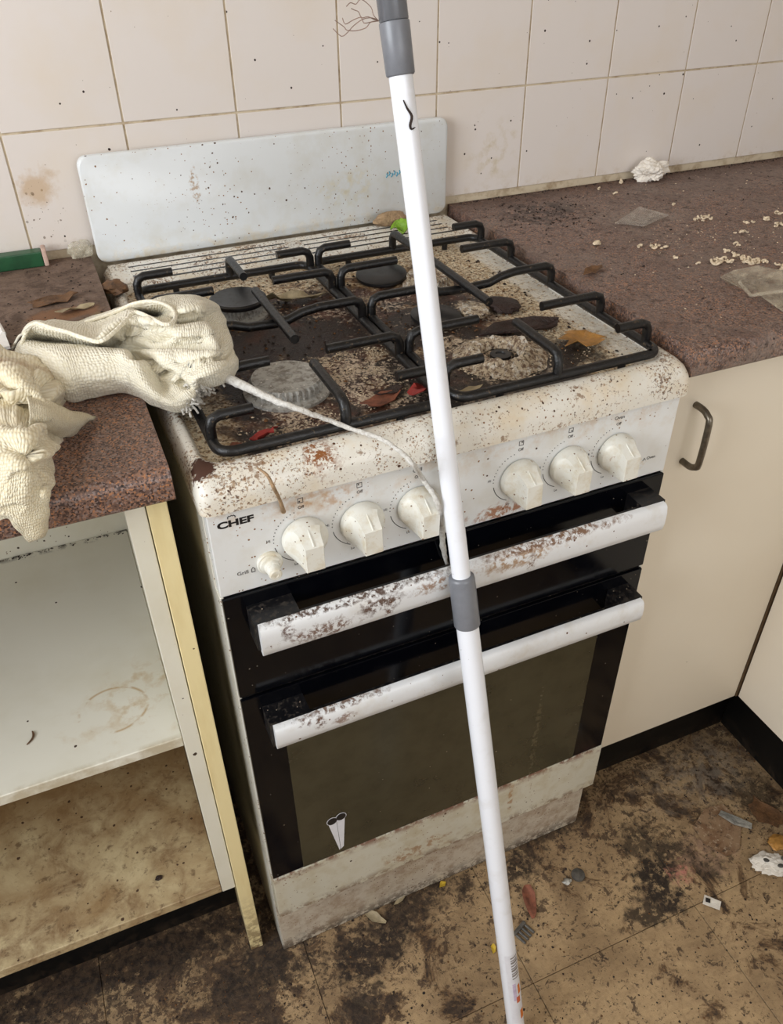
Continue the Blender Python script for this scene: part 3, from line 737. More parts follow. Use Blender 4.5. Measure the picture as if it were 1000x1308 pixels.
# splashback
sp = rrect(0.0, W, 0.897, 1.0375, 0.013)
mb = MB().loft([[(x-0.003, y, z) for x, z in rrect(g, W-g, 0.897+g, 1.0375-g, 0.013)] for y, g in ((0.578, 0.0025), (0.5795, 0.0008), (0.5815, 0.0), (0.588, 0.0))])
spb = part('splashback', mb, 'splash', angle=50)
mb = MB()
for k, (u, v) in enumerate(((490, 231), (494, 229), (497, 233), (501, 230), (505, 233), (508, 231), (511, 234))):
    x, z = 0.4335 + k*0.0042, 0.9665 + (0.0016 if k % 2 else -0.001)
    mb.tube([(x, 0.5777, z-0.003), (x+0.002, 0.5775, z), (x+0.001, 0.5777, z+0.003)], 0.0009, 6)
o = link('ink_mark', mb, 'teal', spb); o['label'] = 'small teal ink mark'

# control panel
pn = part('control_panel', MB().box(0.001, W-0.001, 0.0, 0.017, 0.7535, 0.8575, 0.0015, 2), 'panel')
def on_panel(cx, cz): return lambda x, y, z: (cx + x, -0.00005 - z - 0.0001, cz + y)
KX = (0.0905, 0.151, 0.2135, 0.3335, 0.395, 0.458); KZ = 0.8035
def knob(cx, cz, rot=0.0):
    mb = MB(); n = 48
    secs = []
    def circ(r): return [(r*math.cos(q), r*math.sin(q)) for q in (-PI/4 + k*2*PI/n for k in range(n))]
    def grip(hw, top, bot):
        pts = []; m = n//4
        for k in range(m): pts.append((hw, bot + (top-bot)*k/m))
        for k in range(m): pts.append((hw - 2*hw*k/m, top))
        for k in range(m): pts.append((-hw, top + (bot-top)*k/m))
        for k in range(m): pts.append((-hw + 2*hw*k/m, bot))
        return pts
    def lerp(p0, p1, t): return [((p[0]*(1-t)+q[0]*t), (p[1]*(1-t)+q[1]*t)) for p, q in zip(p0, p1)]
    ce = circ(0.0225); face = grip(0.0094, 0.0095, -0.0195); base = grip(0.0108, 0.0205, -0.0215)
    for d, pts in ((0.0006, circ(0.0205)), (0.002, circ(0.0228)), (0.0035, circ(0.0234)), (0.0085, circ(0.0230)), (0.0100, ce), (0.0145, lerp(ce, base, 0.55)), (0.0200, lerp(lerp(ce, base, 0.85), face, 0.32)), (0.0265, lerp(base, face, 0.66)), (0.0338, face), (0.0344, [(x*0.95, -0.005 + (z+0.005)*0.96) for x, z in face])):
        secs.append([(cx + x*math.cos(rot) - z*math.sin(rot), -d, cz + x*math.sin(rot) + z*math.cos(rot)) for x, z in pts])
    mb.loft(secs)
    k = part('knob', mb, 'knob', angle=28)
    m2 = MB().tube([(cx, -0.0115, cz+0.0215), (cx, -0.0335, cz+0.0098)], 0.0010, 6)
    link('pointer', m2, 'knob', k)
    return k
for i, x in enumerate(KX): knob(x, KZ, (0.0, 0.03, -0.02, 0.04, 0.0, 0.02)[i])
bz = (0.0535, 0.7825)
bt = part('ignition_button', MB().lathe([(0.0128, 0.0), (0.0132, 0.003), (0.0125, 0.0042), (0.0108, 0.0045), (0.0104, 0.0075), (0.0078, 0.0082), (0.0074, 0.0125), (0.0068, 0.0130), (0.0064, 0.022), (0.0052, 0.0232), (0.0022, 0.0233), (0.002, 0.0225)], (bz[0], 0, bz[1]), 32, axis='y'), 'knob', angle=30)
# printing on the panel
textmesh('CHEF', 0.0100, 'black_print', pn, on_panel(0.0268, 0.8395), 1.45, bold=0.0004)
mb = MB()
hat = [(-0.0032, 0.0062), (-0.0034, 0.0078), (-0.0020, 0.0090), (-0.0008, 0.0084), (0.0002, 0.0094), (0.0014, 0.0084), (0.0026, 0.0090), (0.0038, 0.0078), (0.0036, 0.0062)]
mb.tube([(0.0235+x, -0.0002, 0.8395+z) for x, z in hat], 0.00045, 6)
link('emblem', mb, 'black_print', pn)
for i, x in enumerate(KX):
    textmesh('Off', 0.0048, 'print', pn, on_panel(x, 0.8375))
    if i in (2, 5): textmesh('Oven' if i == 5 else 'Grill', 0.0060, 'print', pn, on_panel(x, 0.8455))
    else:
        mb = MB(); q = 0.0028; zc = 0.8455
        for (a, b, c, d) in ((-q, q, -q, -q+0.0005), (-q, q, q-0.0005, q), (-q, -q+0.0005, -q, q), (q-0.0005, q, -q, q)): mb.box(x+a, x+b, -0.0003, 0.0001, zc+c, zc+d)
        dx, dz = {0: (-0.001, -0.001), 1: (-0.001, 0.001), 3: (0.001, 0.001), 4: (0.001, -0.001)}[i]
        mb.box(x+dx-0.0007, x+dx+0.0007, -0.0003, 0.0001, zc+dz-0.0007, zc+dz+0.0007)
        link('burner_symbol', mb, 'print', pn, angle=0)
    mb = MB(); R = 0.0305
    for k in range(11):
        a = math.radians(104 + k*7.6)
        mb.lathe([(0.00055, 0.0), (0.00055, 0.0003)], (x + R*math.cos(a), 0.0, KZ + R*math.sin(a)), 8, axis='y')
    mb.tube([(x + R*math.cos(math.radians(a)), -0.0001, KZ + R*math.sin(math.radians(a))) for a in range(192, 252, 6)], 0.0004, 5)
    link('dial_marks', mb, 'print', pn, angle=0)
    textmesh('Hi', 0.0044, 'print', pn, on_panel(x-0.0355, KZ+0.0035)); textmesh('Lo', 0.0040, 'print', pn, on_panel(x-0.010, KZ-0.0335))
textmesh('Grill', 0.0060, 'print', pn, on_panel(0.0262, 0.7775), 1.1)
textmesh('Oven', 0.0056, 'print', pn, on_panel(0.5145, 0.7785))
mb = MB().tube([(0.0350, -0.0002, 0.7755), (0.0350, -0.0002, 0.779), (0.0367, -0.0002, 0.7812), (0.0384, -0.0002, 0.779), (0.0384, -0.0002, 0.7755), (0.0350, -0.0002, 0.7755)], 0.0004, 5)
link('lamp_symbol', mb, 'print', pn)
mb = MB().tube([(0.503, -0.0002, 0.7765), (0.505, -0.0002, 0.7800), (0.507, -0.0002, 0.7765)], 0.0004, 5)
link('lamp_symbol', mb, 'print', pn)

# grill door and oven door
def handle_bar(door, zt, zb, mat, x0=0.0265, x1=0.5155):
    link('handle_back', MB().box(x0+0.002, x1-0.002, -0.0325, -0.027, zb+0.003, zt-0.003), 'bracket', door, angle=0)
    sec = []
    for (y, z) in ((-0.033, zb+0.001), (-0.0385, zb), (-0.0415, zb+0.0025), (-0.0435, zb+0.012), (-0.0435, zt-0.012), (-0.0415, zt-0.003), (-0.0385, zt-0.0005), (-0.033, zt)): sec.append((y, z))
    link('handle_bar', MB().loft([[(x, y, z) for y, z in sec] for x in (x0, x1)]), mat, door, angle=40)
    for (a, b) in ((x0-0.003, x0+0.044), (x1-0.030, x1+0.0025)):
        pf = [(-0.004, zt-0.036), (-0.004, zt+0.0005), (-0.0335, zt+0.0008), (-0.0345, zt-0.0345)]
        link('handle_bracket', MB().loft([[(x, y, z) for y, z in pf] for x in (a, b)]), 'bracket', door, angle=30)
gd = part('grill_door', MB().box(0.0042, W-0.0042, 0.0005, 0.017, 0.6105, 0.7520, 0.0010, 2), 'bracket')
link('glass_front', MB().box(0.0012, W-0.0035, -0.0045, 0.0003, 0.6095, 0.7525, 0.0012, 2), 'black_glass', gd)
handle_bar(gd, 0.7375, 0.6985, 'bar_grill')
od = part('oven_door', MB().box(0.0042, W-0.0042, 0.0005, 0.017, 0.2380, 0.6030, 0.0010, 2), 'bracket')
link('glass_front', MB().box(0.0012, W-0.0035, -0.0045, 0.0003, 0.2375, 0.6035, 0.0012, 2), 'black_glass', od)
handle_bar(od, 0.5845, 0.5505, 'bar_oven')
link('oven_window', MB().box(0.0445, 0.4830, -0.0052, -0.0030, 0.2385, 0.5280, 0.0003, 1), 'window_glass', od)
part('door_base_strip', MB().box(0.0002, W-0.0030, -0.0060, 0.017, 0.1360, 0.2370, 0.0015, 2), 'door_strip')
part('kick_panel', MB().box(0.0002, W-0.0030, 0.0135, 0.030, 0.002, 0.1335, 0.0012, 1), 'kick')
# torn V-shaped sticker on the glass
stk = link('sticker', MB().loft([[(x, -0.0056-k*0.0003, z) for x, z in ((0.0855, 0.3125), (0.0965, 0.316), (0.0990, 0.250), (0.0975, 0.2462))] for k in (0, 1)]).loft([[(x, -0.0056-k*0.0003, z) for x, z in ((0.0970, 0.316), (0.1085, 0.3185), (0.1040, 0.252), (0.0998, 0.2475))] for k in (0, 1)]), 'sticker', od, angle=0)
stk['label'] = 'torn V-shaped white sticker with black ends'
mb = MB()
for (cx, cz) in ((0.0905, 0.3195), (0.1035, 0.3225)):
    pts = [(cx + 0.0078*math.cos(a), cz + 0.0082*math.sin(a)) for a in (k*2*PI/16 for k in range(16))]
    mb.loft([[(x, -0.00555-k*0.0001, z) for x, z in pts] for k in (0, 1)])
o = link('sticker_rim', mb, 'sticker', od, angle=0)
mb = MB()
for (cx, cz) in ((0.0905, 0.3195), (0.1035, 0.3225)):
    pts = [(cx + 0.0068*math.cos(a), cz + 0.0072*math.sin(a)) for a in (k*2*PI/16 for k in range(16))]
    mb.loft([[(x, -0.0057-k*0.0003, z) for x, z in pts] for k in (0, 1)])
tp = link('sticker_tip', mb, 'black_print', od, angle=0)
tp['label'] = 'rounded black tips of the sticker'

# burners (parts) and loose caps (things)
def burner(cx, cy, r, z0=0.886, teeth=36, h=0.017, top=True):
    mb = MB()
    wob = lambda i, k: (1.0 if (k // 2) % 2 == 0 else 0.93) if i in (3, 4) else 1.0
    mb.lathe([(r*1.18, 0.0), (r*1.18, 0.003), (r*1.02, 0.005), (r, 0.006), (r, h-0.003), (r*0.93, h), (r*0.90, h-0.0004), (r*0.2, h+0.0006), (r*0.12, h-0.002)], (cx, cy, z0), teeth*4, wob=wob)
    return part('burner', mb, 'alloy', angle=30)
b = burner(0.1265, 0.139, 0.039); b['label'] = 'large bare grey toothed burner'
b = burner(0.134, 0.352, 0.030)
cp = link('burner_cap', MB().lathe([(0.0345, 0.0), (0.0355, 0.002), (0.0352, 0.0045), (0.0325, 0.0062), (0.029, 0.0058), (0.01, 0.0064)], (0.134, 0.352, 0.9036), 40), 'cap', ck)
b = burner(0.389, 0.338, 0.029); b['label'] = 'burner head crusted with pale ash'; b.data.materials[0] = MT['ash']
# the front right burner: an open ring caked with ash
mb = MB()
n = 56; prof = [(0.054, 0.0), (0.047, 0.003), (0.039, 0.0065), (0.0325, 0.0105), (0.0270, 0.0105), (0.0225, 0.006), (0.021, 0.0005)]
vs = []; fs = []
for i, (r, h) in enumerate(prof):
    for k in range(n):
        a = k*2*PI/n; q = mnoise.noise(Vector((math.cos(a)*2.2, math.sin(a)*2.2, i*0.9)))
        q2 = mnoise.noise(Vector((math.cos(a)*6, math.sin(a)*6, i*2.1)))
        rr = r*(1 + 0.10*q); vs.append((0.3695 + rr*math.cos(a), 0.112 + rr*math.sin(a), 0.8865 + max(0, h*(1+0.35*q+0.4*q2))))
for i in range(len(prof)-1):
    for k in range(n): fs.append((i*n+k, i*n+(k+1) % n, (i+1)*n+(k+1) % n, (i+1)*n+k))
mb.add(vs, fs)
b = part('burner', mb, 'ash', angle=0); b['label'] = 'open burner ring caked with pale ash'
mb = MB().lathe([(0.012, 0.0), (0.012, 0.004), (0.006, 0.0045), (0.005, 0.003)], (0.3695, 0.112, 0.8865), 20)
part('burner_jet', mb, 'cap')
CAPP = [(0.0335, 0.0), (0.0348, 0.0022), (0.0345, 0.005), (0.0315, 0.0066), (0.01, 0.0070)]
def loose(name, mb, mat, c, label, cat, group=None, tilt=(0, 0), angle=35):
    o = link(name, mb, mat, None, origin=(0, 0, 0), angle=angle, loc=S(c)); o.rotation_euler = (tilt[0], tilt[1], ROT)
    return tag(o, label, cat, group)
loose('burner_cap', MB().lathe(CAPP, (0, 0, 0), 40), 'cap', (0.3415, 0.386, 0.8895), 'loose black burner cap lying behind left of the ashy rear burner', 'burner cap', None, (0.06, -0.05))
loose('burner_cap', MB().lathe([(r*0.92, h) for r, h in CAPP], (0, 0, 0), 40), 'cap', (0.3475, 0.2305, 0.8895), 'loose black burner cap between the two right burners beside ash pile', 'burner cap', None, (0.05, 0.06))

# pan supports
def pan_support(x0, x1, y0, y1, xc, label):
    o = empty('pan_support', S(((x0+x1)/2, (y0+y1)/2, 0.8866)), label, 'pan support', ROT)
    cx, cy, cz = (x0+x1)/2, (y0+y1)/2, 0.8866
    zf, zt, r = 0.8985, 0.9235, 0.0053
    def add(name, pts, sm=0, rr=0.0053):
        return link(name, MB().tube([(x-cx, y-cy, z-cz) for x, y, z in pts], rr, 10, smooth=sm), 'grate', o, angle=50)
    ring = [(x, y, zf) for x, y in rrect(x0, x1, y0, y1, 0.016, 5)]
    add('frame', ring + [ring[0], ring[1]])
    def side(xe, y, xin, yin=None):
        s = 1 if xin > xe else -1
        return [(xe, y, zf), (xe, y, zt-0.010), (xe+s*0.003, y, zt-0.003), (xe+s*0.010, y, zt), (xin, y if yin is None else yin, zt)]
    ym = (y0+y1)/2 + 0.008
    for y, L in ((y0+0.026, 0.042), (y0+0.113, 0.084), (y0+0.322, 0.078), (y1-0.018, 0.046)):
        add('finger', side(x0, y, x0+L)); add('finger', side(x1, y, x1-L))
    # cross bar, dipped in the middle
    a = side(x0, ym, x0+0.055); b = side(x1, ym, x1-0.055)
    add('cross_bar', a + [(x0+0.075, ym, zt-0.003), (x0+0.092, ym, zt-0.009), (xc, ym, zt-0.0105), (x1-0.092, ym, zt-0.009), (x1-0.075, ym, zt-0.003)] + list(reversed(b)))
    add('finger', [(xc, ym-0.073, zt+0.001), (xc, ym+0.077, zt+0.001)])
    add('finger', [(xc, y1, zf), (xc, y1, zt-0.009), (xc, y1-0.004, zt-0.002), (xc, y1-0.012, zt), (xc, y1-0.075, zt)])
    add('finger', [(xc, y0, zf), (xc, y0, zt-0.009), (xc, y0+0.004, zt-0.002), (xc, y0+0.012, zt), (xc, y0+0.088, zt)])
    for fx, fy in ((x0+0.05, y0), (x1-0.05, y0), (x0+0.05, y1), (x1-0.05, y1)):
        link('foot', MB().lathe([(0.004, 0.0), (0.0045, 0.010)], (fx-cx, fy-cy, 0.0), 10), 'grate', o)
    return o
pan_support(0.0265, 0.2575, 0.0275, 0.4530, 0.1505, 'black wire pan support on the left half of the hob, partly under cloth')
pan_support(0.2695, 0.5215, 0.0275, 0.4530, 0.3880, 'black wire pan support on the right half of the hob, uncovered')

# ================================================================ POLE
pf, pt = Vector((0.2685,-0.2399,0)), Vector((0.2207,0.0588,1.1862))
PD = (pt - pf).normalized()
def along(z): return pf + PD*((z - pf.z)/PD.z)
po = empty('broom_pole', pf, 'white telescopic pole with grey collars leaning in front of the cooker', 'pole')
def pp(name, pts, mat, n=28):
    return link(name, MB().tube([p - pf for p, r in pts], 0, n, radii=[r for p, r in pts]), mat, po, angle=50)
z1, z2, z3, z4 = (0.2409,-0.0677,0.684)[2], (0.2386,-0.0529,0.7426)[2], (0.2206,0.0592,1.1879)[2], (0.2192,0.0683,1.2242)[2]
pp('lower_tube', [(pf + PD*0.004, 0.0121), (along(z1+0.004), 0.0121)], 'pole')
pp('collar', [(along(z1), 0.0135), (along(z1+0.001), 0.0140), (along(z2-0.004), 0.0138), (along(z2-0.001), 0.0132), (along(z2), 0.0118)], 'pole_grey')
pp('upper_tube', [(along(z2-0.003), 0.0097), (along(z3+0.003), 0.0097)], 'pole')
pp('collar', [(along(z3), 0.0106), (along(z3+0.0012), 0.0117), (along(z4-0.001), 0.0122), (along(z4), 0.0120)], 'pole_grey')
g = pp('grip', [(along(z4+0.0004), 0.0112), (along(z4+0.0012), 0.0117), (along(z4+0.16), 0.0121), (along(z4+0.165), 0.0108)], 'pole_metal'); g['label'] = 'shiny grey upper grip'
t = pp('tip', [(pf, 0.0105), (pf + PD*0.006, 0.0125)], 'pole_grey')
# printed sticker wrapped on the lower tube, facing the viewer
toC = Vector((-0.0692,-0.6094,1.3016)) - along(0.03)
fx = PD.cross(toC).normalized(); fz = fx.cross(PD).normalized()
def wrap(s0, s1, a0, a1, r, mat, name, par=None):
    mb = MB(); n = 8; vs = []; fs = []
    for k in range(n+1):
        a = a0 + (a1-a0)*k/n
        d = fz*math.cos(a) + fx*math.sin(a)
        vs += [pf + PD*s0 + d*r - pf, pf + PD*s1 + d*r - pf]
    for k in range(n): fs.append((2*k, 2*k+1, 2*k+3, 2*k+2))
    mb.add(vs, fs); return link(name, mb, mat, par or po, angle=60)
zb1, zb0 = (0.2609,-0.1922,0.1896)[2]/PD.z, (0.2626,-0.2032,0.1459)[2]/PD.z
zs0 = (0.2661,-0.2247,0.0602)[2]/PD.z
stick = wrap(zs0, zb1+0.003, -0.35, 1.5, 0.01225, 'sticker', 'sticker')
sg = 1
for k in range(9):
    s = zb0 + (zb1-zb0)*(k+0.15)/9; th = (zb1-zb0)/9*(0.75 if k in (1, 3, 6) else 0.45)
    wrap(s, s+th, sg*0.25, sg*1.2, 0.01232, 'grey_print', 'barcode_line', stick)
wrap(zs0+0.046, zs0+0.080, sg*0.15, sg*0.55, 0.01232, 'lilac', 'label_print', stick)
wrap(zs0+0.040, zs0+0.052, sg*0.45, sg*0.95, 0.01234, 'red_print', 'label_print', stick)
wrap(zs0+0.056, zs0+0.074, sg*0.75, sg*1.15, 0.01234, 'orange', 'label_print', stick)
wrap(zs0+0.004, zs0+0.022, sg*0.75, sg*1.35, 0.01234, 'orange', 'label_print', stick)
# a curl of black hair stuck to the upper tube and dusty fibres by the collar
def pole_surf(v, a, r): 
    z = v; d = fz*math.cos(a) + fx*math.sin(a); return along(z) + d*r
hz = (0.2218,0.0519,1.1587)[2]
mb = MB().tube([pole_surf(hz+dz, a, 0.0104) for dz, a in ((0.012, -0.02), (0.006, 0.2), (0.000, 0.50), (-0.006, 0.28), (-0.009, 0.35), (-0.008, 0.7))], 0, 6, smooth=4, radii=[0.0004, 0.0008, 0.0011, 0.0011, 0.0008, 0.0003])
tag(link('hair_curl', mb, 'crumb_dark', origin=tuple(along(hz))), 'dark curl of hair stuck on the white upper tube of the pole', 'hair')
mb = MB()
for q in range(5):
    rnd = random.Random(q+3)
    base = along((0.2191,0.0689,1.2263)[2]) - fx*0.0118
    pts = [base + fz*0.002]
    for k in range(6): pts.append(pts[-1] + Vector((-0.0048+rnd.uniform(-0.003, 0.004), rnd.uniform(-0.001, 0.003), rnd.uniform(-0.0045, 0.006))))
    mb.tube(pts, 0.00035, 5, smooth=3)
tag(link('dust_fibres', mb, 'fibre', origin=tuple(base)), 'wisp of dusty brown fibres clinging to the grey collar of the pole', 'fibres')

# ================================================================ CLOTHS
def sheet(net, k, amp=0.0, ns=40.0, seed=0.0, fold=None, groove=None):
    rows = len(net); cols = len(net[0])
    G = []
    for r in net: G.append(catmull([Vector(p) for p in r], k)[0])
    n2 = len(G[0]); T = []
    for j in range(n2): T.append(catmull([G[i][j] for i in range(rows)], k)[0])
    m2 = len(T[0])
    mb = MB(); uv = []
    P = [[T[j][i] for j in range(n2)] for i in range(m2)]
    Q = [[p.copy() for p in r] for r in P]
    for i in range(m2):
        for j in range(n2):
            a = P[min(i+1, m2-1)][j] - P[max(i-1, 0)][j]; b = P[i][min(j+1, n2-1)] - P[i][max(j-1, 0)]
            nn = b.cross(a)
            nn = nn.normalized() if nn.length > 1e-9 else Vector((0, 0, 1))
            if nn.z < 0 and abs(nn.z) > 0.2: nn = -nn
            p = P[i][j]
            d = amp*(mnoise.noise(p*ns + Vector((seed, 0, 0))) + 0.5*mnoise.noise(p*ns*2.3 + Vector((seed, 5, 0))))
            if groove: d += groove(p)
            if fold: d += fold(j/(n2-1), i/(m2-1))
            Q[i][j] = p + nn*d
    for i in range(m2):
        for j in range(n2): uv.append((j/(n2-1), i/(m2-1)))
    vs = [Q[i][j] for i in range(m2) for j in range(n2)]
    fs = [(i*n2+j, i*n2+j+1, (i+1)*n2+j+1, (i+1)*n2+j) for i in range(m2-1) for j in range(n2-1)]
    mb.add(vs, fs); mb.uv = uv
    return mb
def creases(lines, depth, width):
    """grooves along polylines, followed down a slanted direction so they cross the folds"""
    segs = []
    for l in lines:
        for p, q in zip(l[:-1], l[1:]): segs.append((Vector(p[:2]), Vector(q[:2])))
    def f(p):
        s = Vector((p.x + 0.257*(p.z-0.95), p.y + 2.31*(p.z-0.95)))
        best = 1.0
        for p0, p1 in segs:
            e = p1-p0; t = max(0.0, min(1.0, (s-p0).dot(e)/max(e.length_squared, 1e-9)))
            dd = s - (p0 + e*t); best = min(best, math.hypot(dd.x, dd.y*0.55))
        return -depth*math.exp(-(best/width)**2) + depth*0.42*math.exp(-((best-2.4*width)/(1.3*width))**2)
    return f
def cloth_part(name, mb, mat, root, th=0.0026):
    rl = Vector(root.location)
    mb.v = [tuple(Vector(v) - rl) for v in mb.v]
    o = link(name, mb, mat, root, angle=0)
    o.data.polygons.foreach_set('use_smooth', [True]*len(o.data.polygons))
    so = o.modifiers.new('thickness', 'SOLIDIFY'); so.thickness = th; so.offset = 0.0
    return o
def uvtube(pts, r, sm, n=10, radii=None):
    mb = MB().tube(pts, r, n, smooth=sm, radii=radii)
    m = len(mb.v)//n
    mb.uv = [((i//n)/m, 0.04*(i % n)/n) for i in range(len(mb.v))]
    return mb
N1 = [[(-0.1262,0.2767,0.907), (-0.0946,0.1803,0.907), (-0.0695,0.1691,0.907), (-0.0322,0.163,0.907), (-0.0137,0.1327,0.905), (0.0043,0.104,0.908), (0.0172,0.1002,0.913), (0.0321,0.1093,0.923), (0.0537,0.1072,0.927), (0.074,0.133,0.925)],
    [(-0.1306,0.2732,0.915), (-0.0941,0.1643,0.927), (-0.07,0.1529,0.929), (-0.0358,0.1446,0.929), (-0.0183,0.1169,0.927), (-0.0016,0.0968,0.925), (0.013,0.0946,0.927), (0.0295,0.0997,0.935), (0.0531,0.1024,0.937), (0.0746,0.1428,0.929)],
    [(-0.13,0.2713,0.923), (-0.0938,0.1729,0.943), (-0.0698,0.1571,0.947), (-0.0372,0.1498,0.947), (-0.0194,0.1298,0.941), (-0.0035,0.1309,0.921), (0.0133,0.1275,0.925), (0.0282,0.0967,0.945), (0.0515,0.0994,0.947), (0.0753,0.1529,0.933)],
    [(-0.1251,0.2758,0.929), (-0.0956,0.2048,0.949), (-0.0719,0.1916,0.951), (-0.0406,0.1738,0.951), (-0.0205,0.1532,0.947), (-0.0025,0.1602,0.923), (0.0139,0.1262,0.939), (0.0344,0.1185,0.945), (0.0536,0.1146,0.947), (0.0765,0.1642,0.933)],
    [(-0.1214,0.2867,0.929), (-0.1029,0.3068,0.915), (-0.0764,0.2999,0.911), (-0.045,0.2641,0.913), (-0.0242,0.2194,0.925), (-0.0002,0.153,0.943), (0.0181,0.1315,0.949), (0.0371,0.117,0.955), (0.0555,0.1225,0.953), (0.078,0.1791,0.935)],
    [(-0.1186,0.2798,0.935), (-0.1065,0.2727,0.941), (-0.077,0.2511,0.941), (-0.0464,0.2096,0.945), (-0.0182,0.2187,0.947), (0.0047,0.1761,0.947), (0.0251,0.165,0.947), (0.0464,0.1614,0.947), (0.061,0.1581,0.949), (0.0805,0.2031,0.935)],
    [(-0.1176,0.2783,0.939), (-0.1025,0.2503,0.959), (-0.0752,0.2155,0.959), (-0.048,0.1835,0.959), (-0.0186,0.2019,0.965), (0.007,0.1902,0.955), (0.0272,0.1655,0.959), (0.0486,0.1647,0.957), (0.0648,0.18,0.951), (0.084,0.2327,0.933)],
    [(-0.1226,0.3048,0.927), (-0.1018,0.2966,0.941), (-0.0721,0.2652,0.943), (-0.0451,0.2362,0.943), (-0.0119,0.2425,0.957), (0.008,0.1899,0.965), (0.0314,0.2021,0.955), (0.0552,0.1999,0.955), (0.0693,0.2101,0.951), (0.0867,0.2595,0.931)],
    [(-0.1305,0.3195,0.913), (-0.1004,0.3381,0.923), (-0.0676,0.3138,0.925), (-0.043,0.3005,0.925), (-0.0075,0.2854,0.943), (0.022,0.3116,0.921), (0.0323,0.2022,0.965), (0.0554,0.1997,0.967), (0.0726,0.2356,0.951), (0.0876,0.2834,0.929)],
    [(-0.1352,0.3225,0.907), (-0.0982,0.3716,0.909), (-0.0648,0.3542,0.909), (-0.0411,0.3605,0.909), (-0.0157,0.3379,0.925), (0.0165,0.241,0.963), (0.0377,0.236,0.963), (0.0587,0.244,0.959), (0.0766,0.2789,0.941), (0.0894,0.3106,0.923)],
    [(-0.1372,0.3213,0.906), (-0.0965,0.3807,0.906), (-0.0626,0.3654,0.906), (-0.0409,0.3754,0.906), (-0.0175,0.3748,0.909), (0.0241,0.3153,0.939), (0.0408,0.3041,0.945), (0.065,0.3094,0.939), (0.0785,0.3146,0.931), (0.0884,0.3239,0.921)]]
c1 = empty('cream_cloth', (-0.06, 0.22, 0.905), 'large crumpled cream knit cloth lying across the worktop onto the hob', 'cloth')
def fold1(u, v):
    a = max(0.0, min(1.0, (u-0.5)/0.2)) * max(0.0, min(1.0, (0.97-u)/0.1))
    return 0.0095*a*(abs(math.sin(v*12 + 1.4*math.sin(u*5)))**0.7-0.62)
G1 = creases([[(0.0354,0.2104,0.95), (0.062,0.2115,0.95)], [(-0.0013,0.1836,0.95), (0.0174,0.1833,0.95)], [(-0.0268,0.2092,0.95), (-0.0042,0.2135,0.95)], [(-0.0171,0.1712,0.95), (0.0105,0.1627,0.95), (0.0353,0.1516,0.95), (0.0593,0.137,0.95)], [(-0.0192,0.1478,0.95), (-0.0093,0.1361,0.95), (-0.0015,0.1011,0.95)], [(0.0048,0.1,0.95), (0.0126,0.0635,0.95)], [(0.0162,0.1211,0.95), (0.0413,0.1189,0.95), (0.061,0.112,0.95)], [(0.0697,0.2235,0.95), (0.0667,0.1713,0.95), (0.0632,0.1146,0.95)]], 0.0078, 0.0046)
cloth_part('fabric', sheet(N1, 10, 0.0022, 30, 1.0, None, G1), 'knit', c1)
hem = [[(-0.1224,0.2613,0.933), (-0.1139,0.2712,0.943), (-0.1017,0.2475,0.96), (-0.088,0.2265,0.961), (-0.0751,0.2106,0.961), (-0.0604,0.1883,0.961), (-0.0472,0.1746,0.961), (-0.0321,0.1817,0.965), (-0.0186,0.199,0.967), (-0.007,0.2119,0.969), (0.0041,0.1942,0.969), (0.0139,0.1713,0.969), (0.022,0.1696,0.969), (0.0289,0.1851,0.969), (0.029,0.2064,0.969), (0.0218,0.2303,0.967), (0.0103,0.2453,0.965), (-0.0046,0.264,0.957), (-0.0207,0.2867,0.943), (-0.0368,0.3232,0.925), (-0.0525,0.346,0.913)]][0]
rl = Vector(c1.location)
hm = uvtube(hem, 0.0021, 6); hm.v = [tuple(Vector(v)-rl) for v in hm.v]
link('hem', hm, 'knit', c1, angle=0).data.polygons.foreach_set('use_smooth', [True]*(len(hm.f)))
# frayed white corner where the cord comes out
mb = MB(); rnd = random.Random(5)
fa, fb = Vector((0.0128,0.1008,0.918)), Vector((0.0394,0.1225,0.932))
for k in range(150):
    t = rnd.random(); p = fa.lerp(fb, t) + Vector((rnd.gauss(0, 0.005), rnd.gauss(0, 0.005), rnd.gauss(0, 0.004)))
    d = Vector((rnd.gauss(0.5, 0.6), rnd.gauss(-0.6, 0.6), rnd.gauss(0, 0.5))).normalized()
    mb.tube([p, p + d*0.004, p + d*0.008 + Vector((0, 0, -0.002))], 0.0011, 5)
mb.v = [tuple(Vector(v)-rl) for v in mb.v]
o = link('frayed_edge', mb, 'cord', c1, angle=0); o['kind'] = 'stuff'

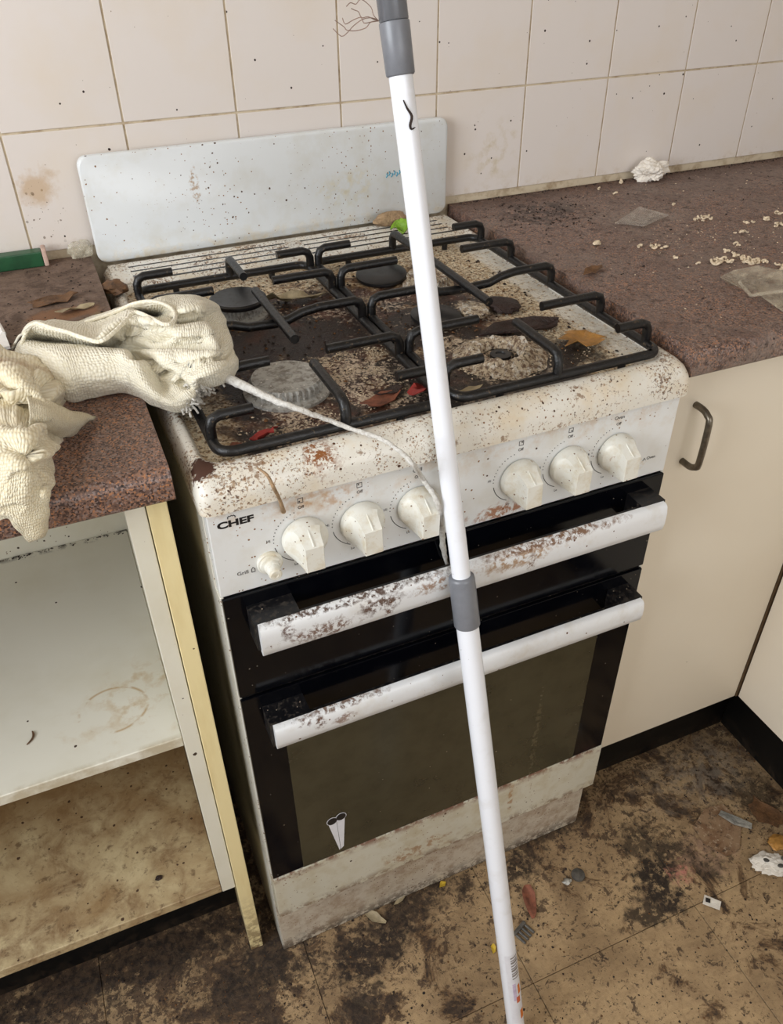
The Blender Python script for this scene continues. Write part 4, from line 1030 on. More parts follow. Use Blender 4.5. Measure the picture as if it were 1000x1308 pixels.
N2 = [[(-0.175,0.3074,0.925), (-0.1534,0.2747,0.935), (-0.1374,0.2463,0.939), (-0.121,0.2158,0.939), (-0.1059,0.206,0.937), (-0.0942,0.18,0.933), (-0.0895,0.1872,0.913), (-0.0903,0.1784,0.907)],
    [(-0.1692,0.2051,0.947), (-0.15,0.1757,0.955), (-0.1353,0.1536,0.959), (-0.1209,0.1438,0.959), (-0.1079,0.1423,0.957), (-0.1015,0.1409,0.945), (-0.0958,0.156,0.923), (-0.0929,0.1658,0.907)],
    [(-0.1684,0.1421,0.951), (-0.1512,0.1263,0.955), (-0.1371,0.1223,0.957), (-0.1244,0.1135,0.957), (-0.1135,0.1136,0.953), (-0.1064,0.1106,0.945), (-0.1016,0.1315,0.925), (-0.0985,0.1496,0.908)],
    [(-0.1721,0.1327,0.939), (-0.1557,0.1285,0.939), (-0.1425,0.1289,0.939), (-0.1285,0.1157,0.941), (-0.1174,0.1015,0.941), (-0.1095,0.0965,0.937), (-0.1051,0.1116,0.923), (-0.1031,0.1292,0.908)],
    [(-0.1689,0.0709,0.951), (-0.1523,0.0554,0.957), (-0.1394,0.0478,0.961), (-0.1278,0.039,0.963), (-0.1178,0.0328,0.961), (-0.1126,0.045,0.947), (-0.1112,0.0694,0.925), (-0.1112,0.0904,0.908)],
    [(-0.1709,0.0437,0.945), (-0.1541,0.0264,0.953), (-0.1421,0.0193,0.957), (-0.1303,0.0106,0.959), (-0.1207,0.0108,0.955), (-0.1157,0.024,0.943), (-0.1139,0.0492,0.923), (-0.1138,0.0661,0.908)],
    [(-0.174,0.0301,0.935), (-0.1573,0.0146,0.943), (-0.1454,0.0053,0.947), (-0.1347,-0.0003,0.949), (-0.1246,0.001,0.947), (-0.1181,0.0139,0.939), (-0.1157,0.0341,0.923), (-0.1156,0.0507,0.908)],
    [(-0.1776,0.0191,0.923), (-0.1615,0.0075,0.929), (-0.1495,0.0007,0.933), (-0.1397,-0.002,0.935), (-0.1304,-0.0037,0.935), (-0.1228,0.0017,0.931), (-0.1182,0.0155,0.921), (-0.1171,0.0289,0.909)],
    [(-0.1794,0,0.9176), (-0.1653,-0.002,0.9163), (-0.1542,-0.002,0.9162), (-0.1446,-0.003,0.9171), (-0.1349,-0.004,0.918), (-0.1265,-0.002,0.9174), (-0.1215,-0.001,0.9153), (-0.1193,0.002,0.9111)],
    [(-0.184,0.004,0.9021), (-0.1712,0,0.9058), (-0.1553,-0.004,0.9084), (-0.1455,-0.006,0.9053), (-0.1374,-0.006,0.9044), (-0.1301,-0.004,0.904), (-0.1253,-0.002,0.9028), (-0.1232,0,0.9008)],
    [(-0.1795,0.004,0.8975), (-0.1705,0.001,0.9), (-0.1537,-0.004,0.9056), (-0.1459,-0.006,0.8925), (-0.1396,-0.007,0.8912), (-0.1333,-0.006,0.8918), (-0.1298,-0.003,0.8902), (-0.1279,-0.001,0.8899)],
    [(-0.1765,0.003,0.8956), (-0.1675,0,0.8982), (-0.1521,-0.004,0.9027), (-0.1463,-0.006,0.8794), (-0.1426,-0.006,0.8774), (-0.1373,-0.005,0.8783), (-0.1343,-0.003,0.8775), (-0.1329,-0.001,0.8773)]]
c2 = empty('cream_cloth', (-0.15, 0.10, 0.905), 'smaller stained cream cloth draped over the front edge of the left worktop', 'cloth')
G2 = creases([[(-0.1415,0.1652,0.95), (-0.1308,0.1289,0.95), (-0.1293,0.1047,0.95)], [(-0.128,0.1041,0.95), (-0.1253,0.0819,0.95), (-0.1171,0.0696,0.95)], [(-0.1315,0.0216,0.95), (-0.1245,0.0084,0.95), (-0.1115,-0.0073,0.95)], [(-0.1506,0.0801,0.95), (-0.138,0.0817,0.95), (-0.1284,0.0717,0.95)], [(-0.111,0.1655,0.95), (-0.1036,0.1315,0.95), (-0.103,0.1039,0.95)]], 0.0065, 0.0062)
cloth_part('fabric', sheet(N2, 9, 0.0040, 38, 9.0, None, G2), 'terry', c2, 0.003)
N3 = [[(-0.1215,0.1094,0.949), (-0.1075,0.1165,0.939), (-0.095,0.1215,0.927), (-0.0805,0.1214,0.917), (-0.0692,0.1252,0.908)],
    [(-0.1198,0.0877,0.955), (-0.1062,0.0896,0.947), (-0.094,0.0949,0.935), (-0.0812,0.1063,0.921), (-0.0709,0.1172,0.911)],
    [(-0.1192,0.0674,0.957), (-0.107,0.0646,0.951), (-0.0965,0.0721,0.939), (-0.0859,0.0894,0.923), (-0.077,0.1155,0.91)],
    [(-0.1206,0.0533,0.955), (-0.1101,0.06,0.945), (-0.101,0.0728,0.931), (-0.0917,0.0915,0.915), (-0.082,0.1135,0.908)],
    [(-0.1243,0.0565,0.945), (-0.115,0.0711,0.933), (-0.1069,0.0903,0.917), (-0.0948,0.1029,0.906), (-0.0845,0.1136,0.906)]]
o = cloth_part('folded_corner', sheet(N3, 6, 0.0020, 60, 4.0), 'terry', c2, 0.002)
# cord
cpts = [(0.0326,0.1143,0.934), (0.0457,0.1145,0.9345), (0.0588,0.1075,0.93), (0.0742,0.0785,0.929), (0.0895,0.0524,0.927), (0.1085,0.0344,0.922), (0.1329,0.0293,0.908), (0.1544,0.014,0.9), (0.17,-0.0063,0.899)]
cpts += [(0.1781,-0.0335,0.899), (0.1823,-0.0556,0.896), (0.2133,-0.013,0.8428)]
cw = [tuple(p) for p in cpts[:-1]] + [S(cpts[-1])] + [S((0.2154,-0.03,0.8361)), S((0.2197,-0.036,0.8217)), S((0.2355,-0.014,0.7775)), S((0.2394,-0.012,0.745)), S((0.246,-0.01,0.7168))]
rad = [0.0062, 0.0055, 0.0048, 0.0040, 0.0032, 0.0026, 0.0023, 0.0021, 0.0021, 0.0021, 0.0024, 0.0024, 0.0024, 0.0024, 0.003, 0.0032, 0.0014]
mb = MB().tube(cw, 0, 10, smooth=8, radii=rad)
mb.v = [tuple(Vector(v)*1.0 + Vector((mnoise.noise(Vector(v)*230), mnoise.noise(Vector(v)*230+Vector((9, 0, 0))), mnoise.noise(Vector(v)*230+Vector((0, 9, 0)))))*0.0011) for v in mb.v]
tag(link('cord', mb, 'cord', origin=tuple(cw[4]), angle=0), 'fluffy white cord trailing from the large cloth over the hob edge behind the pole', 'cord').data.polygons.foreach_set('use_smooth', [True]*len(mb.f))

# ================================================================ RUBBISH ON THE WORKTOPS
def crumple(rx, ry, rz, seed, sharp=1.0, res=3, flat=0.25):
    """closed crumpled lump, base at z = 0"""
    bm = bmesh.new(); bmesh.ops.create_icosphere(bm, subdivisions=res, radius=1.0)
    off = Vector((seed*3.1, seed*1.7, seed))
    vs = []
    for v in bm.verts:
        p = v.co.copy()
        r = 1 + sharp*(0.30*mnoise.noise(p*1.6+off) + 0.22*abs(mnoise.noise(p*3.7+off)) - 0.08 + 0.10*mnoise.noise(p*8+off))
        q = p*r
        vs.append((q.x*rx, q.y*ry, max(0.0, (q.z*0.5+0.5-flat*0.3)*rz)))
    bm.verts.index_update()
    mb = MB().add(vs, [[v.index for v in f.verts] for f in bm.faces]); bm.free()
    return mb
def flake(poly, seed, th=0.0008, lift=0.004, sub=6):
    """thin curled sheet from an outline (x, y), with thickness, base near z = 0"""
    n = len(poly); cx = sum(p[0] for p in poly)/n; cy = sum(p[1] for p in poly)/n
    rings = []
    for k in range(sub+1):
        t = k/sub; rg = []
        for i in range(n):
            x = cx + (poly[i][0]-cx)*t; y = cy + (poly[i][1]-cy)*t
            z = lift*(0.5 + mnoise.noise(Vector((x*60, y*60, seed)))) * (0.35 + 0.65*t)
            rg.append((x, y, max(0.0004, z)))
        rings.append(rg)
    mb = MB()
    for dz in (0.0, th):
        vs = [(p[0], p[1], p[2]+dz) for rg in rings[1:] for p in rg] + [(cx, cy, max(0.0004, lift*0.2)+dz)]
        fs = []
        for k in range(sub-1):
            for i in range(n): fs.append((k*n+i, k*n+(i+1) % n, (k+1)*n+(i+1) % n, (k+1)*n+i))
        for i in range(n): fs.append((sub*n, (i+1) % n, i))
        mb.add(vs, fs)
    b = sub*n + 1; o0 = (sub-1)*n
    mb.f += [(o0+i, o0+(i+1) % n, b+o0+(i+1) % n, b+o0+i) for i in range(n)]; mb.mi += [0]*n
    return mb
def ragged(rx, ry, seed, n=14, amp=0.3):
    rnd = random.Random(seed)
    return [(rx*math.cos(k*2*PI/n)*(1+rnd.uniform(-amp, amp)), ry*math.sin(k*2*PI/n)*(1+rnd.uniform(-amp, amp))) for k in range(n)]
def put(name, mb, mat, loc, label, cat, rz=0.0, group=None, angle=35):
    o = link(name, mb, mat, None, origin=(0, 0, 0), angle=angle, loc=loc, rotz=rz)
    return tag(o, label, cat, group)

tp = (0.9161,0.5906,0.905)
put('crumpled_tissue', crumple(0.030, 0.020, 0.036, 2, 1.5, 4), 'tissue', (tp[0], 0.578, 0.9052), 'crumpled white tissue against the tiles at the back of the right worktop', 'tissue', angle=20)
cps = [(0.718,0.4006,0.905), (0.7891,0.4391,0.905), (0.8182,0.3998,0.905), (0.744,0.3648,0.905)]
cc = (0.765, 0.39)
put('plastic_sheet', flake([(p[0]-cc[0], p[1]-cc[1]) for p in cps], 3, 0.0009, 0.006, 6), 'clear', (cc[0], cc[1], 0.9054), 'flat clear plastic sheet with dusty smears on the right worktop', 'plastic sheet')
bp = [(0.7027,0.1549,0.905), (0.7404,0.1734,0.905), (0.766,0.1587,0.905), (0.7841,0.1296,0.905), (0.7837,0.0899,0.905), (0.7413,0.0354,0.905), (0.708,0.0504,0.905), (0.7038,0.0908,0.905), (0.709,0.1237,0.905)]
cc = (0.70, 0.10)
bag = empty('plastic_bag', (cc[0], cc[1], 0.9052), 'clear crumpled plastic bag by the front of the right worktop', 'plastic bag')
o = link('film', flake([(p[0]-cc[0], p[1]-cc[1]) for p in bp], 8, 0.0008, 0.016, 9), 'bag', bag)
bl = [(0.7067,0.125,0.916), (0.6905,0.0912,0.917), (0.6902,0.0833,0.918), (0.7219,0.0713,0.922), (0.7441,0.0561,0.92)]
link('fold', MB().tube([(p[0]-cc[0], p[1]-cc[1], p[2]-0.9052) for p in bl], 0.0022, 8, smooth=4), 'bag', bag)
lp = (0.5775,0.2505,0.905)
put('dead_leaf', flake(ragged(0.016, 0.009, 4, 16, 0.35), 5, 0.0008, 0.010), 'leaf_brown', (lp[0], lp[1], 0.9052), 'curled dry brown leaf scrap on right worktop near the cooker', 'leaf', 0.3)
lp = (0.6443,0.3394,0.905)
put('pale_crust', crumple(0.0065, 0.005, 0.007, 7, 1.2, 2), 'noodle', (lp[0], lp[1], 0.905), 'single pale crust lump on right worktop behind the leaf scrap', 'crust')
# noodle pieces: one object each
rnd = random.Random(11)
nm = []
for q in range(5):
    pts = []; a = 0; x = y = 0.0
    for k in range(4 + q % 2):
        pts.append((x, y, 0.0018 + 0.0012*math.sin(k*1.4+q))); a += (0.9, -0.7, 0.5, 1.3, -1.1)[q]*(1 if k % 3 else -0.6); x += 0.0028*math.cos(a); y += 0.0028*math.sin(a)
    mb = MB().tube(pts, 0.0016, 6, smooth=2)
    o = put('noodle_piece', mb, 'noodle', (0, 0, 0), 'dried white noodle crumb scattered on the right worktop', 'noodle', 0, 'noodle crumbs on the right worktop', 60)
    nm.append([o, False])
cl = [
      (((0.8535,0.3668,0.905)), 9, 0.010, 0.010, 'in the ring-shaped cluster right of the clear plastic sheet'),
      (((0.7103,0.2915,0.905)), 5, 0.008, 0.006, 'in the hook-shaped cluster in front of the clear plastic sheet'),
      (((0.6905,0.3041,0.905)), 1, 0.001, 0.001, 'lying alone left of the hook-shaped noodle cluster'),
      (((0.7509,0.2125,0.905)), 16, 0.013, 0.007, 'in the flat heap left of the largest noodle heap'),
      (((0.7929,0.1998,0.905)), 22, 0.011, 0.011, 'in the largest noodle heap, behind the plastic bag'),
      (((0.8077,0.1866,0.905)), 3, 0.004, 0.004, 'at the right end of the largest noodle heap'),
      (((0.905,0.3266,0.905)), 3, 0.004, 0.003, 'in a small group far back on the right worktop'),
      (((0.9378,0.3279,0.905)), 3, 0.003, 0.003, 'in a small pile right of the ring-shaped cluster'),
      (((0.9776,0.339,0.905)), 4, 0.005, 0.004, 'at the right frame edge, far back on the right worktop'),
      (((0.937,0.2997,0.905)), 4, 0.006, 0.003, 'in the two streaks at the right frame edge'),
      (((0.863,0.2947,0.905)), 4, 0.009, 0.003, 'in the short streak behind the largest noodle heap'),
      (((0.8207,0.2551,0.905)), 2, 0.002, 0.002, 'between the short streak and the largest noodle heap'),
      (((0.7894,0.2245,0.905)), 3, 0.003, 0.003, 'just behind the flat and the largest noodle heaps'),
      (((0.7884,0.2419,0.905)), 2, 0.004, 0.003, 'behind the left end of the flat noodle heap'),
      (((0.8147,0.1643,0.905)), 7, 0.007, 0.005, 'at the right frame edge beside the plastic bag'),
      (((0.8129,0.5348,0.905)), 1, 0.001, 0.001, 'alone between the clear plastic sheet and the tiles'),
      (((0.8014,0.5652,0.905)), 1, 0.002, 0.001, 'near the tiles left of the crumpled tissue'),
      (((0.8641,0.4446,0.905)), 1, 0.001, 0.001, 'by the rear edge of the clear plastic sheet'),
      (((0.7102,0.2441,0.905)), 1, 0.001, 0.001, 'alone to the right in front of the hook-shaped cluster'),
      (((0.8578,0.5802,0.905)), 2, 0.003, 0.001, 'at the foot of the crumpled tissue'),
      (((0.7196,0.2203,0.905)), 1, 0.002, 0.001, 'alone left of the flat noodle heap'),
      (((0.7222,0.2896,0.905)), 1, 0.001, 0.001, 'beside the hook-shaped noodle cluster')]
first = 0
for (c, n, sx, sy, where) in cl:
    for k in range(n):
        src = nm[first % 5]
        if not src[1]: o = src[0]; src[1] = True
        else:
            o = src[0].copy(); COL.objects.link(o)
        first += 1
        o['label'] = 'noodle crumb ' + where; o['group'] = 'noodle crumbs ' + where
        a = rnd.uniform(0, 2*PI); rr = math.sqrt(rnd.random())
        o.location = (c[0] + sx*1.2*rr*math.cos(a), c[1] + sy*1.2*rr*math.sin(a), 0.905 + 0.0012*(k % 2)); o.rotation_euler = (rnd.uniform(-0.2, 0.2), rnd.uniform(-0.2, 0.2), rnd.uniform(0, 6.28))
        q = rnd.uniform(0.7, 1.15); o.scale = (q, q, q)

# left worktop: green tray edge, blob, fork, greasy lumps
gt = empty('green_tray', (-0.19, 0.585, 0.9052), 'green plastic tray standing against the tiles on the left worktop', 'tray')
g0, g1 = (-0.1396,0.585,0.9064), (-0.0827,0.585,0.9096)
g2, g3 = (-0.0798,0.585,0.9211), (-0.135,0.585,0.9228)
x0, x1 = -0.42, g1[0]
mb = MB().box(x0+0.19, x1+0.19, -0.007, 0.013, 0.0, 0.020, 0.002, 2)
link('rim', mb, 'tray_green', gt)
mb = MB().box(x1+0.1902, x1+0.1962, -0.008, 0.0135, 0.0, 0.023, 0.0015, 2)
o = link('end_strip', mb, 'pinkish', gt); o['label'] = 'pinkish white end strip'
b = (-0.0322,0.596,0.9183)
put('glue_lump', crumple(0.017, 0.007, 0.026, 3, 1.2, 3), 'gel', (b[0], 0.594, 0.9052), 'translucent whitish lump stuck to the tiles behind the left worktop', 'lump')
fk = empty('plastic_fork', (-0.1623,0.3675,0.911), 'white plastic fork by the left edge beside the large cloth', 'fork', 0.15)
for k in range(3):
    x = k*0.0085
    link('tine', MB().tube([(x, -0.022, 0.002), (x, 0.0, 0.004), (x, 0.018, 0.003), (x+0.0005, 0.026, 0.0015)], 0, 8, smooth=3, radii=[0.0034, 0.0032, 0.0026, 0.0008]), 'fork', fk)
link('handle', MB().loft([[(x-0.002, -0.020, 0.0), (x+0.002+0.0, -0.020, 0.0035), (x, -0.06, 0.0035), (x, -0.06, 0.0)] for x in (0.0, 0.017)]), 'fork', fk)
lp = (-0.0809,0.4453,0.905)
put('onion_skin', flake(ragged(0.030, 0.014, 9, 16, 0.25), 9, 0.0008, 0.005), 'leaf_brown', (lp[0], lp[1], 0.9053), 'flat orange-brown skin on the grimy left worktop behind the large cloth', 'food scrap', 0.15)
lp = (-0.0613,0.4074,0.905)
put('dead_leaf', flake(ragged(0.022, 0.006, 6, 14, 0.3), 2, 0.0008, 0.007), 'garlic', (lp[0], lp[1]-0.004, 0.9053), 'thin olive leaf strip at the back rim of the large cloth', 'leaf', 0.25)
lp = (-0.0002,0.4618,0.9)
put('greasy_chunk', crumple(0.015, 0.022, 0.016, 12, 1.3, 3), 'leaf_brown', S((0.003, 0.475, 0.894)), 'brown crust flake on the rear left corner of the hob', 'food scrap', 0.2)

# ================================================================ RUBBISH ON THE HOB
def hob(name, mb, mat, u, label, cat, rz=0.0, angle=35, z=0.8872):
    return put(name, mb, mat, S((u[0], u[1], z)), label, cat, rz + ROT, None, angle)
hob('onion_skin', flake(ragged(0.026, 0.022, 31, 18, 0.35), 14, 0.0007, 0.012), 'onion', (0.4725,0.1049,0.889), 'papery orange onion skin at the front right of the hob', 'food scrap', 0.4)
hob('garlic_skin', flake(ragged(0.038, 0.012, 22, 16, 0.15), 17, 0.0008, 0.016), 'garlic', (0.2064,0.36,0.889), 'pale papery skin behind the large burner in the left pan support', 'food scrap', -0.25)
hob('tan_sponge', crumple(0.028, 0.012, 0.022, 6, 0.7, 3), 'sponge', (0.428, 0.552), 'tan crumbly sponge lump on the vent at the back of the hob', 'sponge', 0.05, 35, 0.8995)
hob('lettuce_scrap', flake(ragged(0.011, 0.020, 41, 14, 0.3), 3, 0.001, 0.020), 'green', (0.429,0.5146,0.905), 'bright green leaf scrap behind the pole at the back of the hob', 'leaf', 0.2, 35, 0.9)
hob('burnt_cake', crumple(0.019, 0.026, 0.012, 8, 1.0, 3), 'greasy_lump', (0.4387,0.2285,0.889), 'dark brown burnt lump beside the right crossbar of the hob', 'food scrap', 0.3)
hob('ash_pile', crumple(0.020, 0.024, 0.012, 15, 1.5, 3), 'ash', (0.3997,0.2307,0.889), 'small pile of pale ash between the two right burners', 'ash', 0.1, 0)
hob('burnt_slab', flake([(-0.05, -0.012), (-0.02, 0.012), (0.03, 0.010), (0.058, -0.004), (0.05, -0.016), (0.0, -0.018)], 25, 0.003, 0.010), 'greasy_lump', (0.4177,0.1662,0.889), 'long dark burnt slab behind the ash-caked front right burner', 'food scrap', -0.1)
hob('red_scrap', flake(ragged(0.016, 0.010, 51, 12, 0.4), 31, 0.001, 0.012), 'red', (0.2512,0.0713,0.889), 'dark red wrapper scrap between the pan supports next to the pole', 'wrapper', 0.5)
hob('terracotta_scrap', flake(ragged(0.020, 0.012, 52, 10, 0.3), 33, 0.0012, 0.006), 'terracotta', (0.2055,0.0724,0.889), 'terracotta coloured peel scrap at the front of the left pan support', 'food scrap', 0.2)
hob('dark_skin', flake(ragged(0.017, 0.010, 53, 14, 0.2), 35, 0.0012, 0.010), 'greasy_lump', (0.2209,0.0854,0.889), 'dark dried bean skin beside the terracotta peel scrap', 'food scrap', 0.1)
hob('red_pepper', flake(ragged(0.013, 0.008, 54, 12, 0.4), 37, 0.0012, 0.010), 'red', (0.0767,0.0548,0.889), 'small red scrap in the front left corner of the hob', 'food scrap', 0.4)
hob('terracotta_scrap', flake(ragged(0.010, 0.008, 55, 10, 0.3), 38, 0.0012, 0.008), 'terracotta', (0.0452,0.0463,0.889), 'reddish brown crumb beside the small red scrap, hob front left', 'food scrap', 0.4)
hob('pale_flake', flake(ragged(0.017, 0.007, 56, 12, 0.35), 39, 0.0008, 0.004), 'garlic', (0.2935,0.0535,0.889), 'pale peeling flake at the front of the right pan support', 'food scrap', 0.1)
hob('wooden_splinter', MB().box(-0.019, 0.019, -0.0025, 0.0025, 0, 0.0018, 0.0006, 1), 'leaf_brown', (0.2774,0.0892,0.892), 'thin brown splinter lying by the pole between the pan supports', 'splinter', 0.25, 35, 0.8905)
dp = (0.0687,-0.01,0.8714)
mb = MB().tube([S((0.0531,-0.0042,0.8955)), S((0.0575,-0.0185,0.8955)), S((0.0583,-0.0332,0.892)), S((0.0678,-0.012,0.8615)), S((0.0722,-0.004,0.8403))], 0, 8, smooth=5, radii=[0.0008, 0.0015, 0.0018, 0.0016, 0.0024])
tag(link('drip', mb, 'sponge', origin=S((0.059,-0.0304,0.89)), angle=60), 'dried tan drip hanging over the hob front above the left knob', 'drip')

# ---- loose crumbs nobody could count
def crumbs(name, sets, label, cat, seed):
    """sets: (material, points, smallest, largest) - all in one object"""
    rnd = random.Random(seed); mb = MB()
    for q, (mat, pts, smin, smax) in enumerate(sets):
        for (x, y, z) in pts:
            s = smin + (smax-smin)*rnd.random()**2; a = rnd.uniform(0, 6.28); e = rnd.uniform(0.35, 1.0)
            ca, sa = math.cos(a), math.sin(a)
            base = [(s*ca, s*sa), (-s*e*sa, s*e*ca), (-s*ca*0.9, -s*sa), (s*e*sa*0.8, -s*e*ca)]
            h = s*rnd.uniform(0.3, 0.8)
            mb.add([(x+p[0], y+p[1], z) for p in base] + [(x+rnd.uniform(-.3, .3)*s, y+rnd.uniform(-.3, .3)*s, z+h)], [(0, 1, 4), (1, 2, 4), (2, 3, 4), (3, 0, 4)], q)
    o = link(name, mb, [s[0] for s in sets], None, origin=tuple(sets[0][1][0]), angle=0)
    tag(o, label, cat); o['kind'] = 'stuff'
    return o
rnd = random.Random(3)
def rg(c, s): return (rnd.gauss(c[0], s[0]), rnd.gauss(c[1], s[1]))
P1 = []; P2 = []; P3 = []
def well(x, y): return 0.042 < x < 0.505 and 0.045 < y < 0.47
def addw(lst, x, y, z=0.8866):
    if lst is P1 and mnoise.noise(Vector((x*55, y*55, 1.0))) + 0.6*mnoise.noise(Vector((x*140, y*140, 4.0))) < -0.02: return
    if well(x, y): lst.append(S((x, y, z)))
for k in range(1500): addw(P1, rnd.uniform(0.045, 0.505), rnd.gauss(0.45, 0.05))
for k in range(1100): addw(P1, rnd.gauss(0.475, 0.020), rnd.uniform(0.05, 0.47))
for k in range(650):
    a = rnd.uniform(0, 6.28); r = rnd.gauss(0.050, 0.006); addw(P1, 0.3695 + r*math.cos(a), 0.112 + r*math.sin(a))
for k in range(750): addw(P1, *rg((0.215, 0.125), (0.02, 0.03)))
for k in range(500): addw(P1, *rg((0.20, 0.185), (0.04, 0.012)))
for k in range(260): addw(P1, *rg((0.10, 0.065), (0.05, 0.012)))
for k in range(160): addw(P1, *rg((0.40, 0.245), (0.02, 0.02)))
for k in range(800): addw(P2, rnd.uniform(0.05, 0.5), rnd.uniform(0.05, 0.46))
for k in range(700): addw(P3, rnd.uniform(0.05, 0.5), rnd.uniform(0.05, 0.46))
crumbs('hob_crumbs', [('crumb_pale', P1, 0.0006, 0.0024), ('crumb_dark', P2, 0.0008, 0.0034), ('crumb_brown', P3, 0.0007, 0.0030)], 'pale, brown and blackened food crumbs strewn over the hob', 'crumbs', 1)
P4 = []
for k in range(420): P4.append((rnd.uniform(0.556, 1.4), 0.600 - abs(rnd.gauss(0, 0.006)), 0.9051))
for k in range(380): x, y = rg((0.655, 0.50), (0.05, 0.045)); P4.append((max(0.56, x), min(0.598, y), 0.9051))
for k in range(260): P4.append((rnd.uniform(0.56, 1.3), rnd.uniform(0.06, 0.59), 0.9051))
P5 = [(rnd.uniform(0.60, 1.2), rnd.uniform(0.05, 0.58), 0.9051) for k in range(240)] + [(rg((0.82, 0.28), (0.07, 0.05)) + (0.9051,)) for k in range(160)]
crumbs('worktop_crumbs', [('crumb_dark', P4, 0.0006, 0.0030), ('noodle', P5, 0.0005, 0.0018)], 'dark and pale crumbs sprinkled over the right worktop', 'crumbs', 4)
P6 = []
for k in range(900): P6.append((rnd.uniform(-0.5, -0.03), rnd.uniform(0.27, 0.59), 0.9051))
crumbs('grime_crumbs', [('crumb_dark', P6, 0.0006, 0.0026)], 'dark grime crumbs caked on the back of the left worktop', 'crumbs', 6)
P7 = [(x, y, z) for (x, y, z) in ((rnd.uniform(-0.45, -0.07), 0.474 - abs(rnd.gauss(0, 0.003)), 0.5181) for k in range(130))]
crumbs('shelf_crumbs', [('crumb_dark', P7, 0.0008, 0.0028)], 'dark crumbs along the back of the cabinet shelf', 'crumbs', 7)

# ================================================================ RUBBISH ON THE FLOOR
def floor_at(name, mb, mat, p, label, cat, rz=0.0, angle=35):
    return put(name, mb, mat, (p[0], p[1], 0.0004), label, cat, rz, None, angle)
sc = empty('paper_scrap', tuple((0.6572,-0.187,0.0005)), 'small white paper scrap with a black square on the floor', 'paper scrap', -0.75)
link('sheet', flake([(-0.014, -0.008), (0.012, -0.010), (0.014, 0.006), (-0.012, 0.009)], 3, 0.0006, 0.003), 'paper', sc)
link('black_square', MB().box(-0.010, -0.003, -0.0035, 0.0035, 0.0030, 0.0036), 'black_print', sc, angle=0)
cw2 = empty('crumpled_wrapper', tuple((0.7936,-0.1786,0)), 'crumpled white wrapper with dark print at the right edge of the floor', 'wrapper', -0.4)
link('film', crumple(0.034, 0.020, 0.014, 21, 1.6, 4), 'paper', cw2, angle=20)
for k, (x, y) in enumerate(((-0.014, 0.004), (0.006, -0.006), (0.016, 0.007))):
    link('print_patch', crumple(0.0055, 0.004, 0.002, 30+k, 1.0, 2), 'grey_scrap', cw2).location = (x, y, 0.0125)
floor_at('brown_paper', flake([(-0.045, -0.030), (-0.02, -0.042), (0.035, -0.028), (0.048, 0.012), (0.02, 0.034), (-0.028, 0.036), (-0.046, 0.006)], 12, 0.0007, 0.006), 'cardboard', (0.7578,-0.0866,0), 'flattened brown paper bag stuck to the floor near the right plinth', 'paper bag', 0.5)
floor_at('torn_label', flake([(-0.028, -0.007), (0.0, -0.010), (0.028, -0.005), (0.026, 0.006), (0.0, 0.009), (-0.026, 0.006)], 15, 0.0007, 0.006), 'foil', (0.7912,-0.0878,0), 'torn silvery strip on top of the flattened brown paper', 'paper scrap', -0.95).location.z = 0.0045
floor_at('brown_paper', flake(ragged(0.022, 0.034, 71, 14, 0.3), 52, 0.0007, 0.004), 'leaf_brown', (0.8525,-0.0975,0), 'dark brown wet paper rag on the floor by the right plinth', 'paper scrap', 0.3)
floor_at('orange_peel', crumple(0.018, 0.014, 0.012, 26, 1.2, 3), 'onion', (0.8285,-0.149,0), 'dried orange-brown peel on the floor above the crumpled wrapper', 'food scrap', 0.2)
floor_at('sweet_wrapper', flake(ragged(0.010, 0.026, 61, 14, 0.25), 41, 0.0007, 0.008), 'terracotta', (0.3892,-0.0674,0), 'red and orange sweet wrapper on the floor right of the pole', 'wrapper', -0.35)
hc = empty('hair_clip', tuple((0.3543,-0.1096,0)), 'dark grey toothed hair clip on the floor right of the pole', 'hair clip', 0.4)
link('spine', MB().box(-0.014, 0.014, 0.006, 0.012, 0, 0.006, 0.0015, 2), 'grey_scrap', hc)
for k in range(4): link('tooth', MB().box(-0.0135+k*0.0075, -0.0095+k*0.0075, -0.012, 0.007, 0, 0.004, 0.001, 1), 'grey_scrap', hc)
floor_at('bottle_top', MB().lathe([(0.0105, 0.0), (0.0115, 0.002), (0.011, 0.005), (0.0085, 0.006), (0.002, 0.0062)], (0, 0, 0), 22), 'grey_scrap', (0.4843,-0.0635,0), 'dull grey bottle top on the floor in front of the cooker', 'bottle top')
floor_at('foil_scrap', crumple(0.008, 0.006, 0.006, 33, 1.5, 2), 'foil', (0.4617,-0.0655,0), 'tiny crumpled foil scrap beside the bottle top', 'foil')
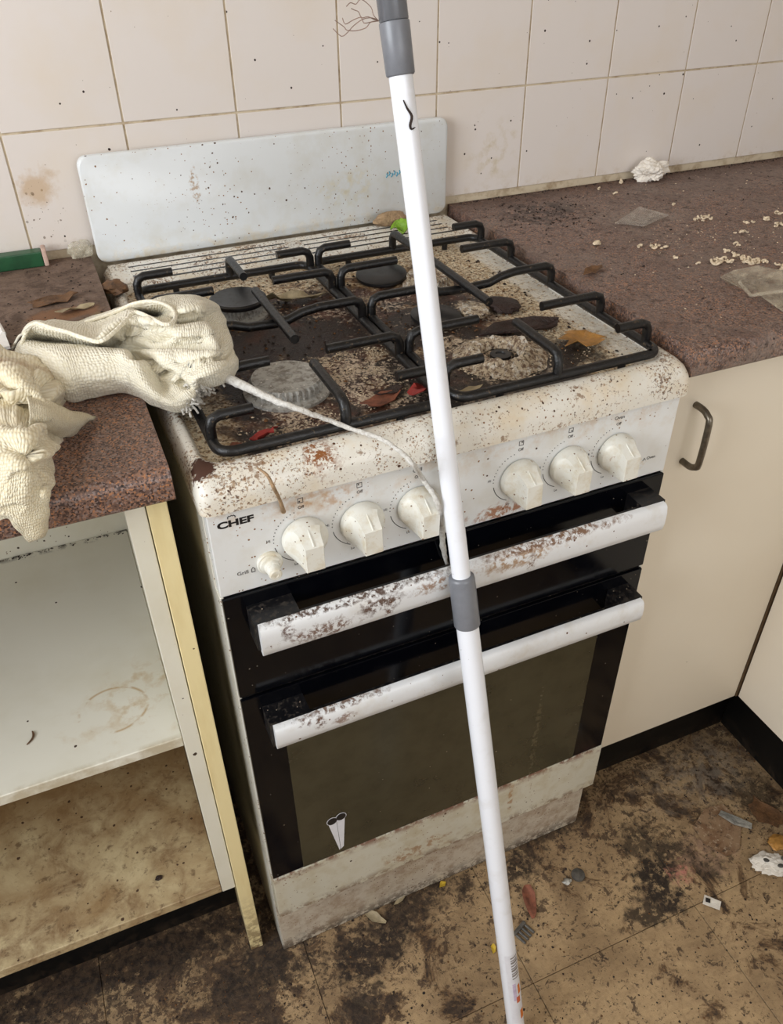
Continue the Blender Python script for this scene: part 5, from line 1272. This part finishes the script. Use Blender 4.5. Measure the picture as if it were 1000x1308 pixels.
floor_at('yellow_scrap', flake(ragged(0.006, 0.004, 62, 9, 0.4), 43, 0.001, 0.006), 'yellow', (0.2706,0.0108,0), 'yellow scrap on the floor under the kick panel', 'paper scrap', 0.3)
floor_at('yellow_scrap', flake(ragged(0.006, 0.004, 63, 9, 0.4), 44, 0.001, 0.006), 'yellow', (0.2982,-0.1128,0), 'orange-yellow scrap on the floor left of the pole foot', 'paper scrap', 0.8)
floor_at('pale_scrap', flake(ragged(0.007, 0.019, 64, 10, 0.25), 45, 0.0008, 0.005), 'garlic', (0.1487,0.0054,0), 'pale curled paper strip on the dark floor before the cooker', 'paper scrap', 0.7)
floor_at('white_chip', flake(ragged(0.013, 0.004, 65, 8, 0.2), 46, 0.001, 0.004), 'garlic', (0.1983,0.016,0), 'thin whitish chip on the floor touching the kick panel', 'paper scrap', 0.3)
FP = []
while len(FP) < 2600:
    x, y = rnd.uniform(-0.45, 0.92), rnd.uniform(-0.42, 0.10)
    q = mnoise.noise(Vector((x*9, y*9, 2.0))) + 0.5*mnoise.noise(Vector((x*24, y*24, 5.0))) + (y+0.2)*0.9
    if rnd.random() < 0.12 + max(0, q)*1.2: FP.append((x, y, 0.0001))
crumbs('floor_crumbs', [('crumb_dark', FP[:1900], 0.0005, 0.0028), ('crumb_brown', FP[1900:], 0.0005, 0.0024)], 'dark crumbs and grit trodden over the dirty vinyl floor', 'crumbs', 8)
lp = (-0.1439,0.0802,0.2035)
put('dark_blob', crumple(0.006, 0.004, 0.004, 17, 1.0, 2), 'greasy_lump', (lp[0], lp[1], 0.2032), 'black blob on the soiled bottom of the open cabinet', 'dirt')
lp = (-0.2287,0.1143,0.5185)
mb = MB().tube([(-0.006, -0.008, 0.001), (0.0, -0.002, 0.001), (0.002, 0.004, 0.001), (0.001, 0.010, 0.001)], 0, 6, smooth=4, radii=[0.0007, 0.0012, 0.0014, 0.0006])
put('dried_stalk', mb, 'leaf_brown', (lp[0], lp[1], 0.5183), 'thin brown dried stalk on the white cabinet shelf', 'stalk')
